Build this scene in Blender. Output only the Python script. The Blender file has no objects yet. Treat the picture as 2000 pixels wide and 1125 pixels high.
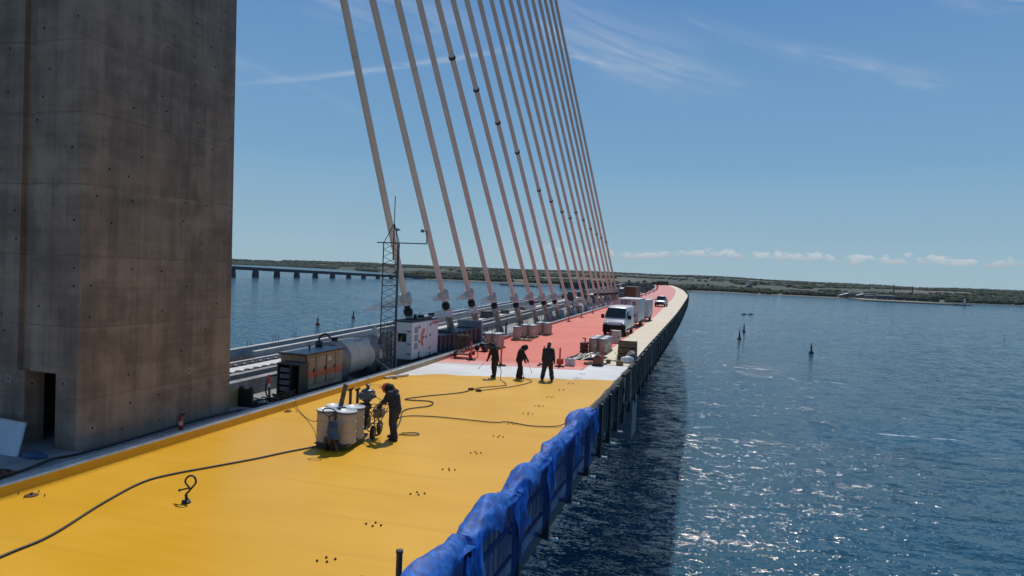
import bpy, math, random
from math import sin, cos, pi, radians, atan2, sqrt, exp
from mathutils import Vector, Matrix, noise
random.seed(7)
S = bpy.context.scene
COL = S.collection

# ------------------------------------------------------------------ camera
cam_d = bpy.data.cameras.new('camera'); cam = bpy.data.objects.new('camera', cam_d); COL.objects.link(cam)
cam_d.sensor_width = 36.0; cam_d.lens = 23.994; cam_d.clip_start = 0.1; cam_d.clip_end = 30000
cam.matrix_world = (Matrix.Translation((0, 0, 5.2)) @ Matrix.Rotation(radians(16.46), 4, 'Z')
                    @ Matrix.Rotation(radians(90 - 1.435), 4, 'X') @ Matrix.Rotation(radians(2.319), 4, 'Z'))
S.camera = cam
# ------------------------------------------------------------------ light, exposure
SUN_EL, SUN_AZ = radians(56.5), radians(-4.9)       # azimuth measured from +Y towards +X
sd = bpy.data.lights.new('sun', 'SUN'); sd.energy = 3.5; sd.angle = radians(0.53); sd.color = (1.0, 0.955, 0.88)
so = bpy.data.objects.new('sun', sd); COL.objects.link(so)
sv = Vector((sin(SUN_AZ) * cos(SUN_EL), cos(SUN_AZ) * cos(SUN_EL), sin(SUN_EL)))
so.rotation_euler = (-sv).to_track_quat('-Z', 'Y').to_euler(); so.location = (0, 0, 150)
S.view_settings.view_transform = 'Standard'; S.view_settings.look = 'None'
S.view_settings.exposure = 0.0; S.view_settings.gamma = 1.0
S.cycles.use_denoising = True
S.cycles.max_bounces = 8; S.cycles.diffuse_bounces = 3; S.cycles.glossy_bounces = 3
S.cycles.transparent_max_bounces = 12; S.cycles.sample_clamp_indirect = 6.0
S.cycles.caustics_reflective = False; S.cycles.caustics_refractive = False

# ------------------------------------------------------------------ node helpers
class NT:
    def __init__(s, tree): s.t = tree; s.n = tree.nodes; s.l = tree.links
    def new(s, ty, **kw):
        n = s.n.new(ty)
        for k, v in kw.items(): setattr(n, k, v)
        return n
    def put(s, sock, v):
        if isinstance(v, bpy.types.NodeSocket): s.l.new(v, sock)
        elif v is not None: sock.default_value = v
    def m(s, op, a, b=None, c=None, clamp=False):
        n = s.new('ShaderNodeMath', operation=op, use_clamp=clamp)
        s.put(n.inputs[0], a)
        if b is not None: s.put(n.inputs[1], b)
        if c is not None: s.put(n.inputs[2], c)
        return n.outputs[0]
    def vm(s, op, a, b=None):
        n = s.new('ShaderNodeVectorMath', operation=op); s.put(n.inputs[0], a)
        if b is not None: s.put(n.inputs[1], b)
        return n.outputs['Value'] if op in ('LENGTH', 'DOT_PRODUCT', 'DISTANCE') else n.outputs[0]
    def comb(s, x, y, z):
        n = s.new('ShaderNodeCombineXYZ'); s.put(n.inputs[0], x); s.put(n.inputs[1], y); s.put(n.inputs[2], z); return n.outputs[0]
    def sep(s, v):
        n = s.new('ShaderNodeSeparateXYZ'); s.put(n.inputs[0], v); return n.outputs
    def map(s, v, scale=(1, 1, 1), loc=(0, 0, 0), rot=(0, 0, 0)):
        n = s.new('ShaderNodeMapping'); s.put(n.inputs[0], v); n.inputs[1].default_value = loc
        n.inputs[2].default_value = rot; n.inputs[3].default_value = scale; return n.outputs[0]
    def noise(s, v, scale, detail=4, rough=.55, dist=0.0):
        n = s.new('ShaderNodeTexNoise'); s.put(n.inputs['Vector'], v); n.inputs['Scale'].default_value = scale
        n.inputs['Detail'].default_value = detail; n.inputs['Roughness'].default_value = rough
        n.inputs['Distortion'].default_value = dist; return n.outputs[0]
    def ramp(s, f, a, b, smooth=True):
        n = s.new('ShaderNodeMapRange'); n.interpolation_type = 'SMOOTHSTEP' if smooth else 'LINEAR'
        s.put(n.inputs[0], f); n.inputs[1].default_value = a; n.inputs[2].default_value = b; return n.outputs[0]
    def mix(s, f, a, b, mode='MIX'):
        n = s.new('ShaderNodeMix', data_type='RGBA', blend_type=mode); s.put(n.inputs[0], f)
        for i, v in ((6, a), (7, b)):
            s.put(n.inputs[i], (*v, 1) if isinstance(v, tuple) and len(v) == 3 else v)
        return n.outputs[2]
    def bump(s, h, strength=.5, dist=.02, nrm=None):
        n = s.new('ShaderNodeBump'); n.inputs['Strength'].default_value = strength; n.inputs['Distance'].default_value = dist
        s.put(n.inputs['Height'], h)
        if nrm is not None: s.put(n.inputs['Normal'], nrm)
        return n.outputs[0]

def newmat(name):
    m = bpy.data.materials.new(name); m.use_nodes = True; t = NT(m.node_tree)
    return m, t, m.node_tree.nodes['Principled BSDF']
MATS = {}
def mat(name, col, rough=.6, metal=0.0, var=.12, scale=2.0, dirt=0.0, dirtcol=(.06, .045, .03), bump=0.0, bscale=30.0, stretch=(1, 1, 1), spec=.5):
    if name in MATS: return MATS[name]
    m, t, p = newmat(name)
    tc = t.new('ShaderNodeTexCoord').outputs['Object']
    v = t.map(tc, stretch)
    n1 = t.noise(v, scale, 5, .6)
    dark = tuple(c * (1 - var) for c in col); light = tuple(min(1, c * (1 + var)) for c in col)
    c = t.mix(t.ramp(n1, .3, .7), dark, light)
    if dirt > 0:
        n2 = t.noise(v, scale * 2.7, 6, .7)
        c = t.mix(t.m('MULTIPLY', t.ramp(n2, .52, .72), dirt), c, dirtcol)
    t.put(p.inputs['Base Color'], c)
    t.put(p.inputs['Roughness'], t.m('ADD', rough - .08, t.m('MULTIPLY', n1, .16)))
    p.inputs['Metallic'].default_value = metal; p.inputs['Specular IOR Level'].default_value = spec
    if bump > 0: t.put(p.inputs['Normal'], t.bump(t.noise(v, bscale, 4), bump, .01))
    MATS[name] = m; return m
# ------------------------------------------------------------------ sky
W = bpy.data.worlds.new('World'); S.world = W; W.use_nodes = True
t = NT(W.node_tree); bg = W.node_tree.nodes['Background']
sky = t.new('ShaderNodeTexSky', sky_type='NISHITA'); sky.sun_disc = False
sky.sun_elevation = SUN_EL; sky.sun_rotation = SUN_AZ; sky.altitude = 30
sky.air_density = 1.0; sky.dust_density = 0.55; sky.ozone_density = 2.2
d = t.vm('NORMALIZE', t.new('ShaderNodeTexCoord').outputs['Generated'])
x, y, z = t.sep(d)
az = t.m('MULTIPLY', t.m('ARCTAN2', x, y), 57.29578)
el = t.m('MULTIPLY', t.m('ARCSINE', z), 57.29578)
def line_band(az0, el0, az1, el1, width, soft_noise, nscale=(.12, .9), lo=.35, hi=.7):
    L = sqrt((az1 - az0) ** 2 + (el1 - el0) ** 2); ux, uy = (az1 - az0) / L, (el1 - el0) / L
    a = t.m('SUBTRACT', az, az0); e = t.m('SUBTRACT', el, el0)
    s = t.m('ADD', t.m('MULTIPLY', a, ux), t.m('MULTIPLY', e, uy))
    q = t.m('SUBTRACT', t.m('MULTIPLY', e, ux), t.m('MULTIPLY', a, uy))
    nn = t.noise(t.comb(t.m('MULTIPLY', s, nscale[0]), t.m('MULTIPLY', q, nscale[1]), az0), 1.0, 6, .62, .6)
    q2 = t.m('ADD', q, t.m('MULTIPLY', t.m('SUBTRACT', nn, .5), width * soft_noise))
    g = t.m('POWER', 2.718, t.m('MULTIPLY', t.m('POWER', t.m('DIVIDE', t.m('ABSOLUTE', q2), width), 2.0), -1.0))
    ends = t.m('MULTIPLY', t.ramp(s, -.15 * L, .25 * L), t.m('SUBTRACT', 1.0, t.ramp(s, .75 * L, 1.15 * L)))
    return t.m('MULTIPLY', t.m('MULTIPLY', g, ends), t.ramp(nn, lo, hi))
bands = [(line_band(-38, 13.5, -16.5, 18.1, .22, 1.0, (.3, 2.0), .2, .6), .34),
         (line_band(-43, 16.2, -28.5, 11.6, .45, 1.4), .26),
         (line_band(-16, 21.2, -1.5, 16.0, 2.1, 1.9, (.10, .75), .25, .85), .46),
         (line_band(-36, 21.5, -20, 19.0, 1.9, 1.8, (.09, .7), .25, .85), .40),
         (line_band(-10, 18.0, 3, 14.6, .9, 1.8, (.15, 1.2)), .22),
         (line_band(4.5, 17.6, 15.6, 14.2, .6, 1.7, (.22, 1.2), .25, .8), .42),
         (line_band(15, 19.6, 26, 17.4, .5, 1.5), .36),
         (line_band(-4, 20.4, 6, 17.0, .5, 1.8), .2),
         (line_band(-13, 17.6, -8, 16.7, .15, 1.2, (.3, 2)), .35)]
cir = None
for b, k in bands:
    v = t.m('MULTIPLY', b, k * .75); cir = v if cir is None else t.m('ADD', cir, v)
# a low row of fair-weather cumulus
cv = t.comb(t.m('MULTIPLY', az, .85), t.m('MULTIPLY', el, 1.6), 5.2)
cn = t.noise(cv, 1.0, 8, .62, .25)
big = t.noise(t.comb(t.m('MULTIPLY', az, .13), 0.0, 8.3), 1.0, 2, .5)
base = t.m('ADD', 1.55, t.m('MULTIPLY', t.m('SUBTRACT', big, .5), 1.2))
hgt = t.m('SUBTRACT', el, base)
up = t.m('MULTIPLY', t.ramp(hgt, -.28, .12), t.m('SUBTRACT', 1.0, t.ramp(hgt, .18, 1.45)))
rng = t.m('MULTIPLY', t.ramp(az, -19, -7), t.m('SUBTRACT', 1.0, t.ramp(az, 60, 90)))
thick = t.m('ADD', t.m('MULTIPLY', up, .36), cn)
cum = t.m('MULTIPLY', t.m('MULTIPLY', t.ramp(thick, .75, .92), rng), .66)
cumshade = t.ramp(hgt, -.25, .7)
# clear maritime air: near the horizon the sky stays pale blue instead of yellowing
low = t.mix(t.ramp(el, -1, 9, False), (4.7, 6.7, 7.5), (2.65, 5.1, 7.75)); low = t.mix(t.ramp(el, 8, 24, False), low, (1.32, 3.25, 6.9))
skc = t.mix(t.ramp(el, 24, 50), low, t.mix(.35, sky.outputs[0], (1.1, 2.75, 6.2)))
c = t.mix(t.m('MINIMUM', cir, 1.0), skc, (9.0, 9.3, 9.6))
cc = t.mix(cumshade, (4.6, 5.1, 5.6), (8.6, 8.9, 9.1))
c = t.mix(cum, c, cc)
t.put(bg.inputs[0], c); bg.inputs[1].default_value = 0.075

# ------------------------------------------------------------------ mesh builder
class MB:
    def __init__(s): s.v = []; s.f = []; s.sm = []
    def add(s, vs, fs, smooth=False):
        o = len(s.v); s.v += [tuple(v) for v in vs]
        for f in fs: s.f.append(tuple(i + o for i in f)); s.sm.append(smooth)
        return s
    def box(s, x0, x1, y0, y1, z0, z1):
        return s.add([(x0, y0, z0), (x1, y0, z0), (x1, y1, z0), (x0, y1, z0), (x0, y0, z1), (x1, y0, z1), (x1, y1, z1), (x0, y1, z1)],
                     [(0, 3, 2, 1), (4, 5, 6, 7), (0, 1, 5, 4), (1, 2, 6, 5), (2, 3, 7, 6), (3, 0, 4, 7)])
    def bar(s, p, q, w, h=None, up=(0, 0, 1)):
        h = h or w; p, q = Vector(p), Vector(q); d = (q - p).normalized(); u = Vector(up)
        if abs(d.dot(u)) > .98: u = Vector((1, 0, 0))
        a = d.cross(u).normalized(); b = a.cross(d).normalized(); a *= w / 2; b *= h / 2
        return s.add([p - a - b, p + a - b, p + a + b, p - a + b, q - a - b, q + a - b, q + a + b, q - a + b],
                     [(0, 1, 2, 3), (7, 6, 5, 4), (0, 4, 5, 1), (1, 5, 6, 2), (2, 6, 7, 3), (3, 7, 4, 0)])
    def cyl(s, p, q, r0, r1=None, n=12, caps=True):
        return s.tube([p, q], [r0, r0 if r1 is None else r1], n, caps)
    def tube(s, pts, r, n=6, caps=True):
        pts = [Vector(p) for p in pts]; k = len(pts); rs = r if isinstance(r, (list, tuple)) else [r] * k
        vs = []; fs = []; a0 = None
        for i, p in enumerate(pts):
            d = (pts[min(i + 1, k - 1)] - pts[max(i - 1, 0)])
            d = d.normalized() if d.length > 1e-9 else Vector((0, 0, 1))
            if a0 is None: a = d.cross(Vector((0, 0, 1)) if abs(d.z) < .9 else Vector((1, 0, 0))).normalized()
            else: a = (a0 - d * a0.dot(d)).normalized()
            a0 = a; b = d.cross(a)
            vs += [p + (a * cos(2 * pi * j / n) + b * sin(2 * pi * j / n)) * rs[i] for j in range(n)]
        for i in range(k - 1):
            for j in range(n):
                j2 = (j + 1) % n; fs.append((i * n + j, i * n + j2, (i + 1) * n + j2, (i + 1) * n + j))
        s.add(vs, fs, True)
        if caps:
            o = len(s.v) - k * n
            s.f.append(tuple(o + j for j in reversed(range(n)))); s.sm.append(False)
            s.f.append(tuple(o + (k - 1) * n + j for j in range(n))); s.sm.append(False)
        return s
    def lathe(s, c, prof, n=20, axis='Z', smooth=True):
        vs = []; fs = []; c = Vector(c)
        for r, h in prof:
            for j in range(n):
                a = 2 * pi * j / n; p = (r * cos(a), r * sin(a), h)
                if axis == 'Y': p = (r * cos(a), h, -r * sin(a))
                if axis == 'X': p = (h, r * cos(a), r * sin(a))
                vs.append(c + Vector(p))
        for i in range(len(prof) - 1):
            for j in range(n):
                j2 = (j + 1) % n; fs.append((i * n + j, i * n + j2, (i + 1) * n + j2, (i + 1) * n + j))
        s.add(vs, fs, smooth); o = len(s.v) - len(vs)
        if prof[0][0] > 1e-6: s.f.append(tuple(o + j for j in reversed(range(n)))); s.sm.append(False)
        if prof[-1][0] > 1e-6: s.f.append(tuple(o + (len(prof) - 1) * n + j for j in range(n))); s.sm.append(False)
        return s
    def ball(s, c, r, nu=12, nv=8):
        r = r if isinstance(r, (tuple, list)) else (r, r, r); c = Vector(c); vs = []; fs = []
        for i in range(nv + 1):
            th = pi * i / nv
            for j in range(nu):
                a = 2 * pi * j / nu; vs.append(c + Vector((r[0] * sin(th) * cos(a), r[1] * sin(th) * sin(a), r[2] * cos(th))))
        for i in range(nv):
            for j in range(nu):
                j2 = (j + 1) % nu; fs.append((i * nu + j, (i + 1) * nu + j, (i + 1) * nu + j2, i * nu + j2))
        return s.add(vs, fs, True)
    def prism(s, poly, z0, z1, caps=True):
        n = len(poly); fs = [(i, (i + 1) % n, n + (i + 1) % n, n + i) for i in range(n)]
        if caps: fs += [tuple(reversed(range(n))), tuple(range(n, 2 * n))]
        return s.add([(x, y, z0) for x, y in poly] + [(x, y, z1) for x, y in poly], fs)
    def sweep(s, ys, prof, smooth=False, closed=True):
        """prof(y) -> list of (x, z); a closed section carried along y"""
        rings = [[(px, yy, pz) for px, pz in prof(yy)] for yy in ys]; n = len(rings[0]); fs = []
        for i in range(len(ys) - 1):
            for j in range(n if closed else n - 1):
                j2 = (j + 1) % n; fs.append((i * n + j, i * n + j2, (i + 1) * n + j2, (i + 1) * n + j))
        if closed: fs += [tuple(reversed(range(n))), tuple((len(ys) - 1) * n + j for j in range(n))]
        return s.add([p for r in rings for p in r], fs, smooth)
    def loft(s, rings, smooth=True, caps=True):
        n = len(rings[0]); fs = []
        for i in range(len(rings) - 1):
            for j in range(n):
                j2 = (j + 1) % n; fs.append((i * n + j, i * n + j2, (i + 1) * n + j2, (i + 1) * n + j))
        if caps: fs += [tuple(reversed(range(n))), tuple((len(rings) - 1) * n + j for j in range(n))]
        return s.add([p for r in rings for p in r], fs, smooth)
    def grid(s, P, nu, nv, smooth=True):
        vs = [P(i / nu, j / nv) for i in range(nu + 1) for j in range(nv + 1)]; m = nv + 1
        return s.add(vs, [(i * m + j, (i + 1) * m + j, (i + 1) * m + j + 1, i * m + j + 1) for i in range(nu) for j in range(nv)], smooth)
    def build(s, name, material, parent=None, world=False, bevel=0.0):
        me = bpy.data.meshes.new(name); off = Vector((0, 0, 0))
        if parent is not None and world:
            p = parent
            while p is not None: off += p.location; p = p.parent
        me.from_pydata([tuple(Vector(v) - off) for v in s.v], [], s.f)
        me.polygons.foreach_set('use_smooth', s.sm); me.update()
        if material: me.materials.append(material)
        o = bpy.data.objects.new(name, me); COL.objects.link(o)
        if parent is not None: o.parent = parent
        if bevel > 0:
            b = o.modifiers.new('Bevel', 'BEVEL'); b.width = bevel; b.segments = 2; b.limit_method = 'ANGLE'
        return o
def tag(o, label=None, cat=None, group=None, kind=None):
    if label: o['label'] = label
    if cat: o['category'] = cat
    if group: o['group'] = group
    if kind: o['kind'] = kind
    return o
def thing(name, label, cat, loc=(0, 0, 0), rz=0.0, group=None):
    o = bpy.data.objects.new(name, None); COL.objects.link(o); o.location = loc; o.rotation_euler = (0, 0, rz)
    o.empty_display_size = .1
    return tag(o, label, cat, group)
def dup(root, loc, rz=None, label=None, group=None, scale=None):
    r = root.copy(); COL.objects.link(r); r.location = loc
    if rz is not None: r.rotation_euler = (0, 0, rz)
    if scale: r.scale = scale
    if label: r['label'] = label
    if group: r['group'] = group
    for ch in list(root.children):
        c = ch.copy(); COL.objects.link(c); c.parent = r
        for g in list(ch.children):
            e = g.copy(); COL.objects.link(e); e.parent = c
    return r
def lettering(name, text, size, material, parent, loc, rot, extrude=.004, bold=0.0, shear=0.0):
    cu = bpy.data.curves.new(name, 'FONT'); cu.body = text; cu.size = size; cu.extrude = extrude; cu.offset = bold; cu.shear = shear
    cu.align_x = 'CENTER'; cu.align_y = 'CENTER'; cu.materials.append(material)
    tmp = bpy.data.objects.new(name, cu); COL.objects.link(tmp); dg = bpy.context.evaluated_depsgraph_get()
    me = bpy.data.meshes.new_from_object(tmp.evaluated_get(dg)); bpy.data.objects.remove(tmp)
    o = bpy.data.objects.new(name, me); COL.objects.link(o); o.parent = parent; o.location = loc; o.rotation_euler = rot
    return o
def curve_pts(pts, step=.12):
    """Catmull-Rom through points"""
    P = [Vector(p) for p in pts]; P = [P[0] * 2 - P[1]] + P + [P[-1] * 2 - P[-2]]; out = []
    for i in range(1, len(P) - 2):
        a, b, c, e = P[i - 1], P[i], P[i + 1], P[i + 2]; n = max(2, int((c - b).length / step))
        for k in range(n):
            u = k / n
            out.append(.5 * ((2 * b) + (c - a) * u + (2 * a - 5 * b + 4 * c - e) * u * u + (3 * b - a - 3 * c + e) * u ** 3))
    out.append(P[-2]); return out
def table(pts):
    xs = [p[0] for p in pts]; ys = [p[1] for p in pts]; n = len(xs)
    m = [(ys[min(i + 1, n - 1)] - ys[max(i - 1, 0)]) / (xs[min(i + 1, n - 1)] - xs[max(i - 1, 0)]) for i in range(n)]
    def f(x):
        if x <= xs[0]: return ys[0] + m[0] * (x - xs[0])
        if x >= xs[-1]: return ys[-1] + m[-1] * (x - xs[-1])
        i = max(k for k in range(n - 1) if xs[k] <= x); h = xs[i + 1] - xs[i]; u = (x - xs[i]) / h
        return ((2 * u ** 3 - 3 * u * u + 1) * ys[i] + (u ** 3 - 2 * u * u + u) * h * m[i]
                + (-2 * u ** 3 + 3 * u * u) * ys[i + 1] + (u ** 3 - u * u) * h * m[i + 1])
    return f
# ------------------------------------------------------------------ the lines the bridge follows (metres, y = along the road)
RE = table([(-30, -4.4), (35, -4.4), (52, -4.58), (85, -4.85), (110, -5.15), (150, -5.9), (199, -7.0), (250, -9.3), (306, -12.9), (380, -19.2), (464, -27.4), (560, -38.5), (700, -58)])
KE = table([(-30, -14.0), (10, -14.2), (30, -14.4), (50, -15.0), (66, -15.25), (85, -15.6), (118, -16.4), (168, -17.7), (250, -20.6), (306, -24.2), (380, -30.4), (464, -38.6), (560, -50), (700, -69)])
CI = table([(30, -6.5), (39.4, -6.6), (45, -6.65), (55, -6.82), (73, -7.0), (90, -7.2), (104, -7.6), (131, -8.5), (160, -9.2), (200, -10.7), (257, -13.3), (297, -15.6), (380, -22.1), (464, -30.4), (560, -41.6), (700, -61)])
WL = table([(-30, -18.6), (23, -18.9), (34, -19.2), (60, -20.4), (90, -22.2), (120, -24.4), (164, -27.2), (260, -32.2), (347, -39), (464, -50), (560, -61), (700, -80)])
IP = table([(-30, -21.5), (10, -22.8), (31, -23.93), (50, -25.5), (87, -28.6), (164, -34.5), (260, -40), (347, -46.5), (464, -57.5), (560, -69), (700, -88)])
def ZD(y): return -max(0.0, y - 430) ** 2 / 4200
YS = [-30 + 2.0 * i for i in range(66)] + [102 + 6.0 * i for i in range(100)]

def coat(name, cols, rough, tcoat=False):
    m, t, p = newmat(name)
    tc = t.new('ShaderNodeTexCoord').outputs['Object']
    big = t.noise(tc, .22, 4, .55, .4); streak = t.noise(t.map(tc, (.35, 3.2, 1), rot=(0, 0, radians(4))), 1.0, 5, .6)
    fine = t.noise(tc, 14, 4, .6)
    f = t.m('ADD', t.m('MULTIPLY', big, .72), t.m('MULTIPLY', streak, .28))
    c = t.mix(t.ramp(f, .34, .66), cols[0], cols[1])
    lap = t.m('ABSOLUTE', t.m('SUBTRACT', t.m('FRACT', t.m('ADD', t.m('MULTIPLY', t.sep(tc)[1], .62), t.m('MULTIPLY', t.noise(t.map(tc, (.25, .6, 1)), 1.0, 3), .55))), .5))
    c = t.mix(t.m('MULTIPLY', t.m('MULTIPLY', t.ramp(lap, .40, .49), t.ramp(big, .42, .6)), .24), c, tuple(k * .72 for k in cols[0]))
    drip = t.m('MULTIPLY', t.ramp(t.noise(tc, 5.5, 3, .5), .735, .76), t.ramp(big, .5, .62)); c = t.mix(t.m('MULTIPLY', drip, .45), c, tuple(k * .42 for k in cols[0]))
    sp = t.ramp(t.noise(tc, 1.7, 6, .75), .66, .78)
    c = t.mix(t.m('MULTIPLY', sp, .35), c, cols[2])
    return m, t, p, tc, c, f, fine, streak
def finish(m, t, p, c, f, fine, streak, rough, bumpk=.05):
    t.put(p.inputs['Base Color'], c)
    t.put(p.inputs['Roughness'], t.m('ADD', rough - .2, t.m('ADD', t.m('MULTIPLY', f, .40), t.m('MULTIPLY', fine, .06)))); p.inputs['Specular IOR Level'].default_value = .32
    b = t.bump(t.m('ADD', streak, t.m('MULTIPLY', fine, .15)), bumpk, .03); t.put(p.inputs['Normal'], b)
    return m
r_ = coat('yellow_primer', [(.64, .325, .011), (.69, .368, .022), (.66, .37, .08)], .34); YEL = finish(r_[0], r_[1], r_[2], r_[4], r_[5], r_[6], r_[7], .40)
r_ = coat('white_primer', [(.60, .60, .585), (.72, .715, .70), (.55, .53, .5)], .34); WHI = finish(r_[0], r_[1], r_[2], r_[4], r_[5], r_[6], r_[7], .42)
m_, t, p, tc, c, f, fine, streak = coat('red_primer', [(.63, .128, .078), (.68, .165, .108), (.64, .25, .19)], .45)
yy = t.sep(tc)[1]                                           # drifted overspray where the white coat was being sprayed
ov = t.m('SUBTRACT', 1.0, t.ramp(t.m('ADD', yy, t.m('MULTIPLY', t.noise(t.map(tc, (.5, 1, 1)), .9, 4), 4.0)), 36.5, 40.5))
c = t.mix(t.m('MULTIPLY', ov, .55), c, (.66, .58, .55))
far = t.ramp(yy, 50, 190); c = t.mix(t.m('MULTIPLY', far, .55), c, (.50, .235, .22)); tyre = t.ramp(t.noise(t.map(tc, (2.2, .05, 1)), 1.0, 4, .6), .56, .70); c = t.mix(t.m('MULTIPLY', tyre, .30), c, (.36, .10, .085))   # duller, greyer red further along the deck
RED = finish(m_, t, p, c, f, fine, streak, .50)
r_ = coat('cream_primer', [(.58, .49, .36), (.66, .57, .43), (.45, .36, .25)], .6); CRE = finish(r_[0], r_[1], r_[2], r_[4], r_[5], r_[6], r_[7], .6)
CONC = mat('pale_concrete', (.44, .435, .42), .85, var=.16, scale=1.3, dirt=.35, dirtcol=(.2, .18, .16), bump=.3)
CONCD = mat('dusty_concrete', (.24, .24, .235), .85, var=.22, scale=.9, dirt=.55, dirtcol=(.08, .075, .07), bump=.3)
STEELP = mat('painted_girder', (.26, .30, .30), .5, var=.08, scale=.6, dirt=.2)
DARK = mat('dark_steel', (.025, .027, .03), .55, var=.25, scale=4, dirt=.3, dirtcol=(.06, .045, .035))
BLACKR = mat('black_rubber', (.013, .013, .014), .65, var=.3, scale=5)
RUST = mat('rusty_iron', (.10, .045, .022), .8, var=.35, scale=6)
WHITE = mat('white_paint', (.62, .62, .61), .4, var=.05, scale=2, dirt=.18, dirtcol=(.3, .27, .23))
GLASS = mat('dark_glass', (.012, .015, .018), .06, var=.05, spec=.7)
WOOD = mat('timber', (.20, .125, .065), .8, var=.3, scale=5, stretch=(1, 1, 6), dirt=.4)
FLUO = mat('fluorescent_red', (.72, .055, .035), .5, var=.08)
CHROME = mat('galvanised_steel', (.45, .46, .47), .38, metal=.8, var=.15, scale=3)

# deck and its girder
b = MB(); b.sweep(YS, lambda y: [(KE(y) - .50, -.03 + ZD(y)), (KE(y) - .50, -2.1 + ZD(y)), (RE(y) - .05, -2.1 + ZD(y)), (RE(y) - .05, -.03 + ZD(y))])
tag(b.build('bridge_deck', STEELP), kind='structure')
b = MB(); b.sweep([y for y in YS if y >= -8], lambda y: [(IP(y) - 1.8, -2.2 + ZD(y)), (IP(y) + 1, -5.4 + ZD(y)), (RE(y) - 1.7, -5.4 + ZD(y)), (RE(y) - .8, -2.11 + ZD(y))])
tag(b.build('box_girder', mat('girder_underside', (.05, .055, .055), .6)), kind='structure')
b = MB(); b.box(-16, -4.22, 40.0, 42.4, -4.35, -2.12)
tag(b.build('cross_beam', mat('pale_girder_paint', (.15, .155, .18), .6)), 'pale steel cross beam standing out below the deck edge past the blue nets', 'bridge beam')
# coats of the carriageway, each a thin sheet over the one before
def sheet(name, material, outline):
    b = MB(); b.add([(x, y, z) for x, y, z in outline], [tuple(range(len(outline)))]); return tag(b.build(name, material), kind='structure')
def jag(pts, amp, step=.35):
    out = []
    for (x0, y0), (x1, y1) in zip(pts, pts[1:]):
        n = max(1, int(abs(x1 - x0) / step))
        for i in range(n):
            u = i / n; x = x0 + (x1 - x0) * u; out.append((x, y0 + (y1 - y0) * u + amp * noise.noise((x * .9, y0, 3.3)) + amp * .5 * noise.noise((x * 3.7, y0, 7.3))))
    return out + [pts[-1]]
w = [(KE(27) , 27), (-4.42, 27), (-4.42, 39.4), (-6.62, 39.4), (-6.62, 36.2), (-6.66, 36.6), (KE(37), 37)]
sheet('road', WHI, [(x, y, -.016) for x, y in w])
edge = jag([(-4.42, 33.9), (-6.35, 33.2), (-6.5, 32.75), (-10.2, 31.75), (-12.7, 31.1), (KE(29.2), 29.3)], .30, .12)
sheet('road', YEL, [(KE(-30), -30, -.008), (-4.42, -30, -.008)] + [(x, y, -.008) for x, y in edge])
redge = jag([(KE(34.8), 34.8), (-12.5, 35.2), (-10.4, 35.75), (-6.64, 36.5)], .30, .12)
b = MB(); n = len(redge)
ys = [40.0] + [y for y in YS if y > 40.5]
row0 = [(x, y, -.008) for x, y in redge]
row1 = [(KE(40) + (CI(40) - KE(40)) * i / (n - 1), 40.0, -.008) for i in range(n)]
b.add(row0 + row1, [(i, i + 1, n + i + 1, n + i) for i in range(n - 1)])
b.sweep(ys, lambda y: [(KE(y), -.008 + ZD(y)), (CI(y), -.008 + ZD(y))], closed=False)
tag(b.build('road', RED), kind='structure')
b = MB(); ys = [39.3] + [y for y in YS if y > 40]
b.sweep(ys, lambda y: [(CI(y), .0 + ZD(y)), (RE(y) - .01, .0 + ZD(y))], closed=False)
tag(b.build('walkway', CRE), kind='structure')
# kerb: white concrete top, face painted with the coat beside it
kb = thing('kerb', 'long white topped kerb between the painted road and the pylon', 'kerb', (-14.4, 12, 0))
b = MB(); b.sweep(YS, lambda y: [(KE(y) - .43, -.36 + ZD(y)), (KE(y) - .43, .215 + ZD(y)), (KE(y) - .05, .225 + ZD(y)), (KE(y) - .008, .19 + ZD(y)), (KE(y) - .008, -.02 + ZD(y))])
b.build('kerb_stone', mat('kerb_concrete', (.42, .42, .40), .8, var=.2, scale=2.2, dirt=.6, dirtcol=(.18, .16, .14), bump=.3), kb, world=True)
for nm, mt, y0, y1 in (('painted_face', YEL, -30, 29.4), ('painted_face', mat('ochre_primer', (.33, .25, .14), .6), 29.42, 36.5), ('painted_face', mat('dull_red_primer', (.40, .17, .13), .6), 36.52, 300)):
    yl = [y0] + [y for y in YS if y0 < y < y1] + [y1]
    b = MB(); b.sweep(yl, lambda y: [(KE(y) - .006, .21 + ZD(y)), (KE(y) + .003, .19 + ZD(y)), (KE(y) + .02, -.006 + ZD(y)), (KE(y) - .006, -.006 + ZD(y))]); b.build(nm, mt, kb, world=True)
# rail side
b = MB(); b.sweep(YS, lambda y: [(KE(y) - .52, -.34 + ZD(y)), (WL(y) + .8, -.42 + ZD(y)), (WL(y) - .02, -.60 + ZD(y)), (IP(y) + .02, -.80 + ZD(y)), (IP(y) + .02, -2.2 + ZD(y)), (KE(y) - .52, -2.2 + ZD(y))])
tag(b.build('rail_bed', CONCD), kind='structure')
b = MB(); b.sweep([-8, -4, 0, 4, 8, 12, 16, 19.9], lambda y: [(KE(y) - .52, -.4), (KE(y) - .52, .135), (WL(y) - .3, .12), (WL(y) - .3, -.4)])
tag(b.build('pavement', CONCD), kind='structure')
def wall(name, label, cat, prof, y0=-8, mt=CONC):
    b = MB(); b.sweep([y for y in YS if y >= y0], prof); return tag(b.build(name, mt), label, cat)
wall('plinth_wall', 'lower concrete plinth with a white lit top nearest the generators', 'low wall', lambda y: [(WL(y), -.7 + ZD(y)), (WL(y), .08 + ZD(y)), (WL(y) - .42, .08 + ZD(y)), (WL(y) - .42, -.7 + ZD(y))], mt=CONCD)
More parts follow.
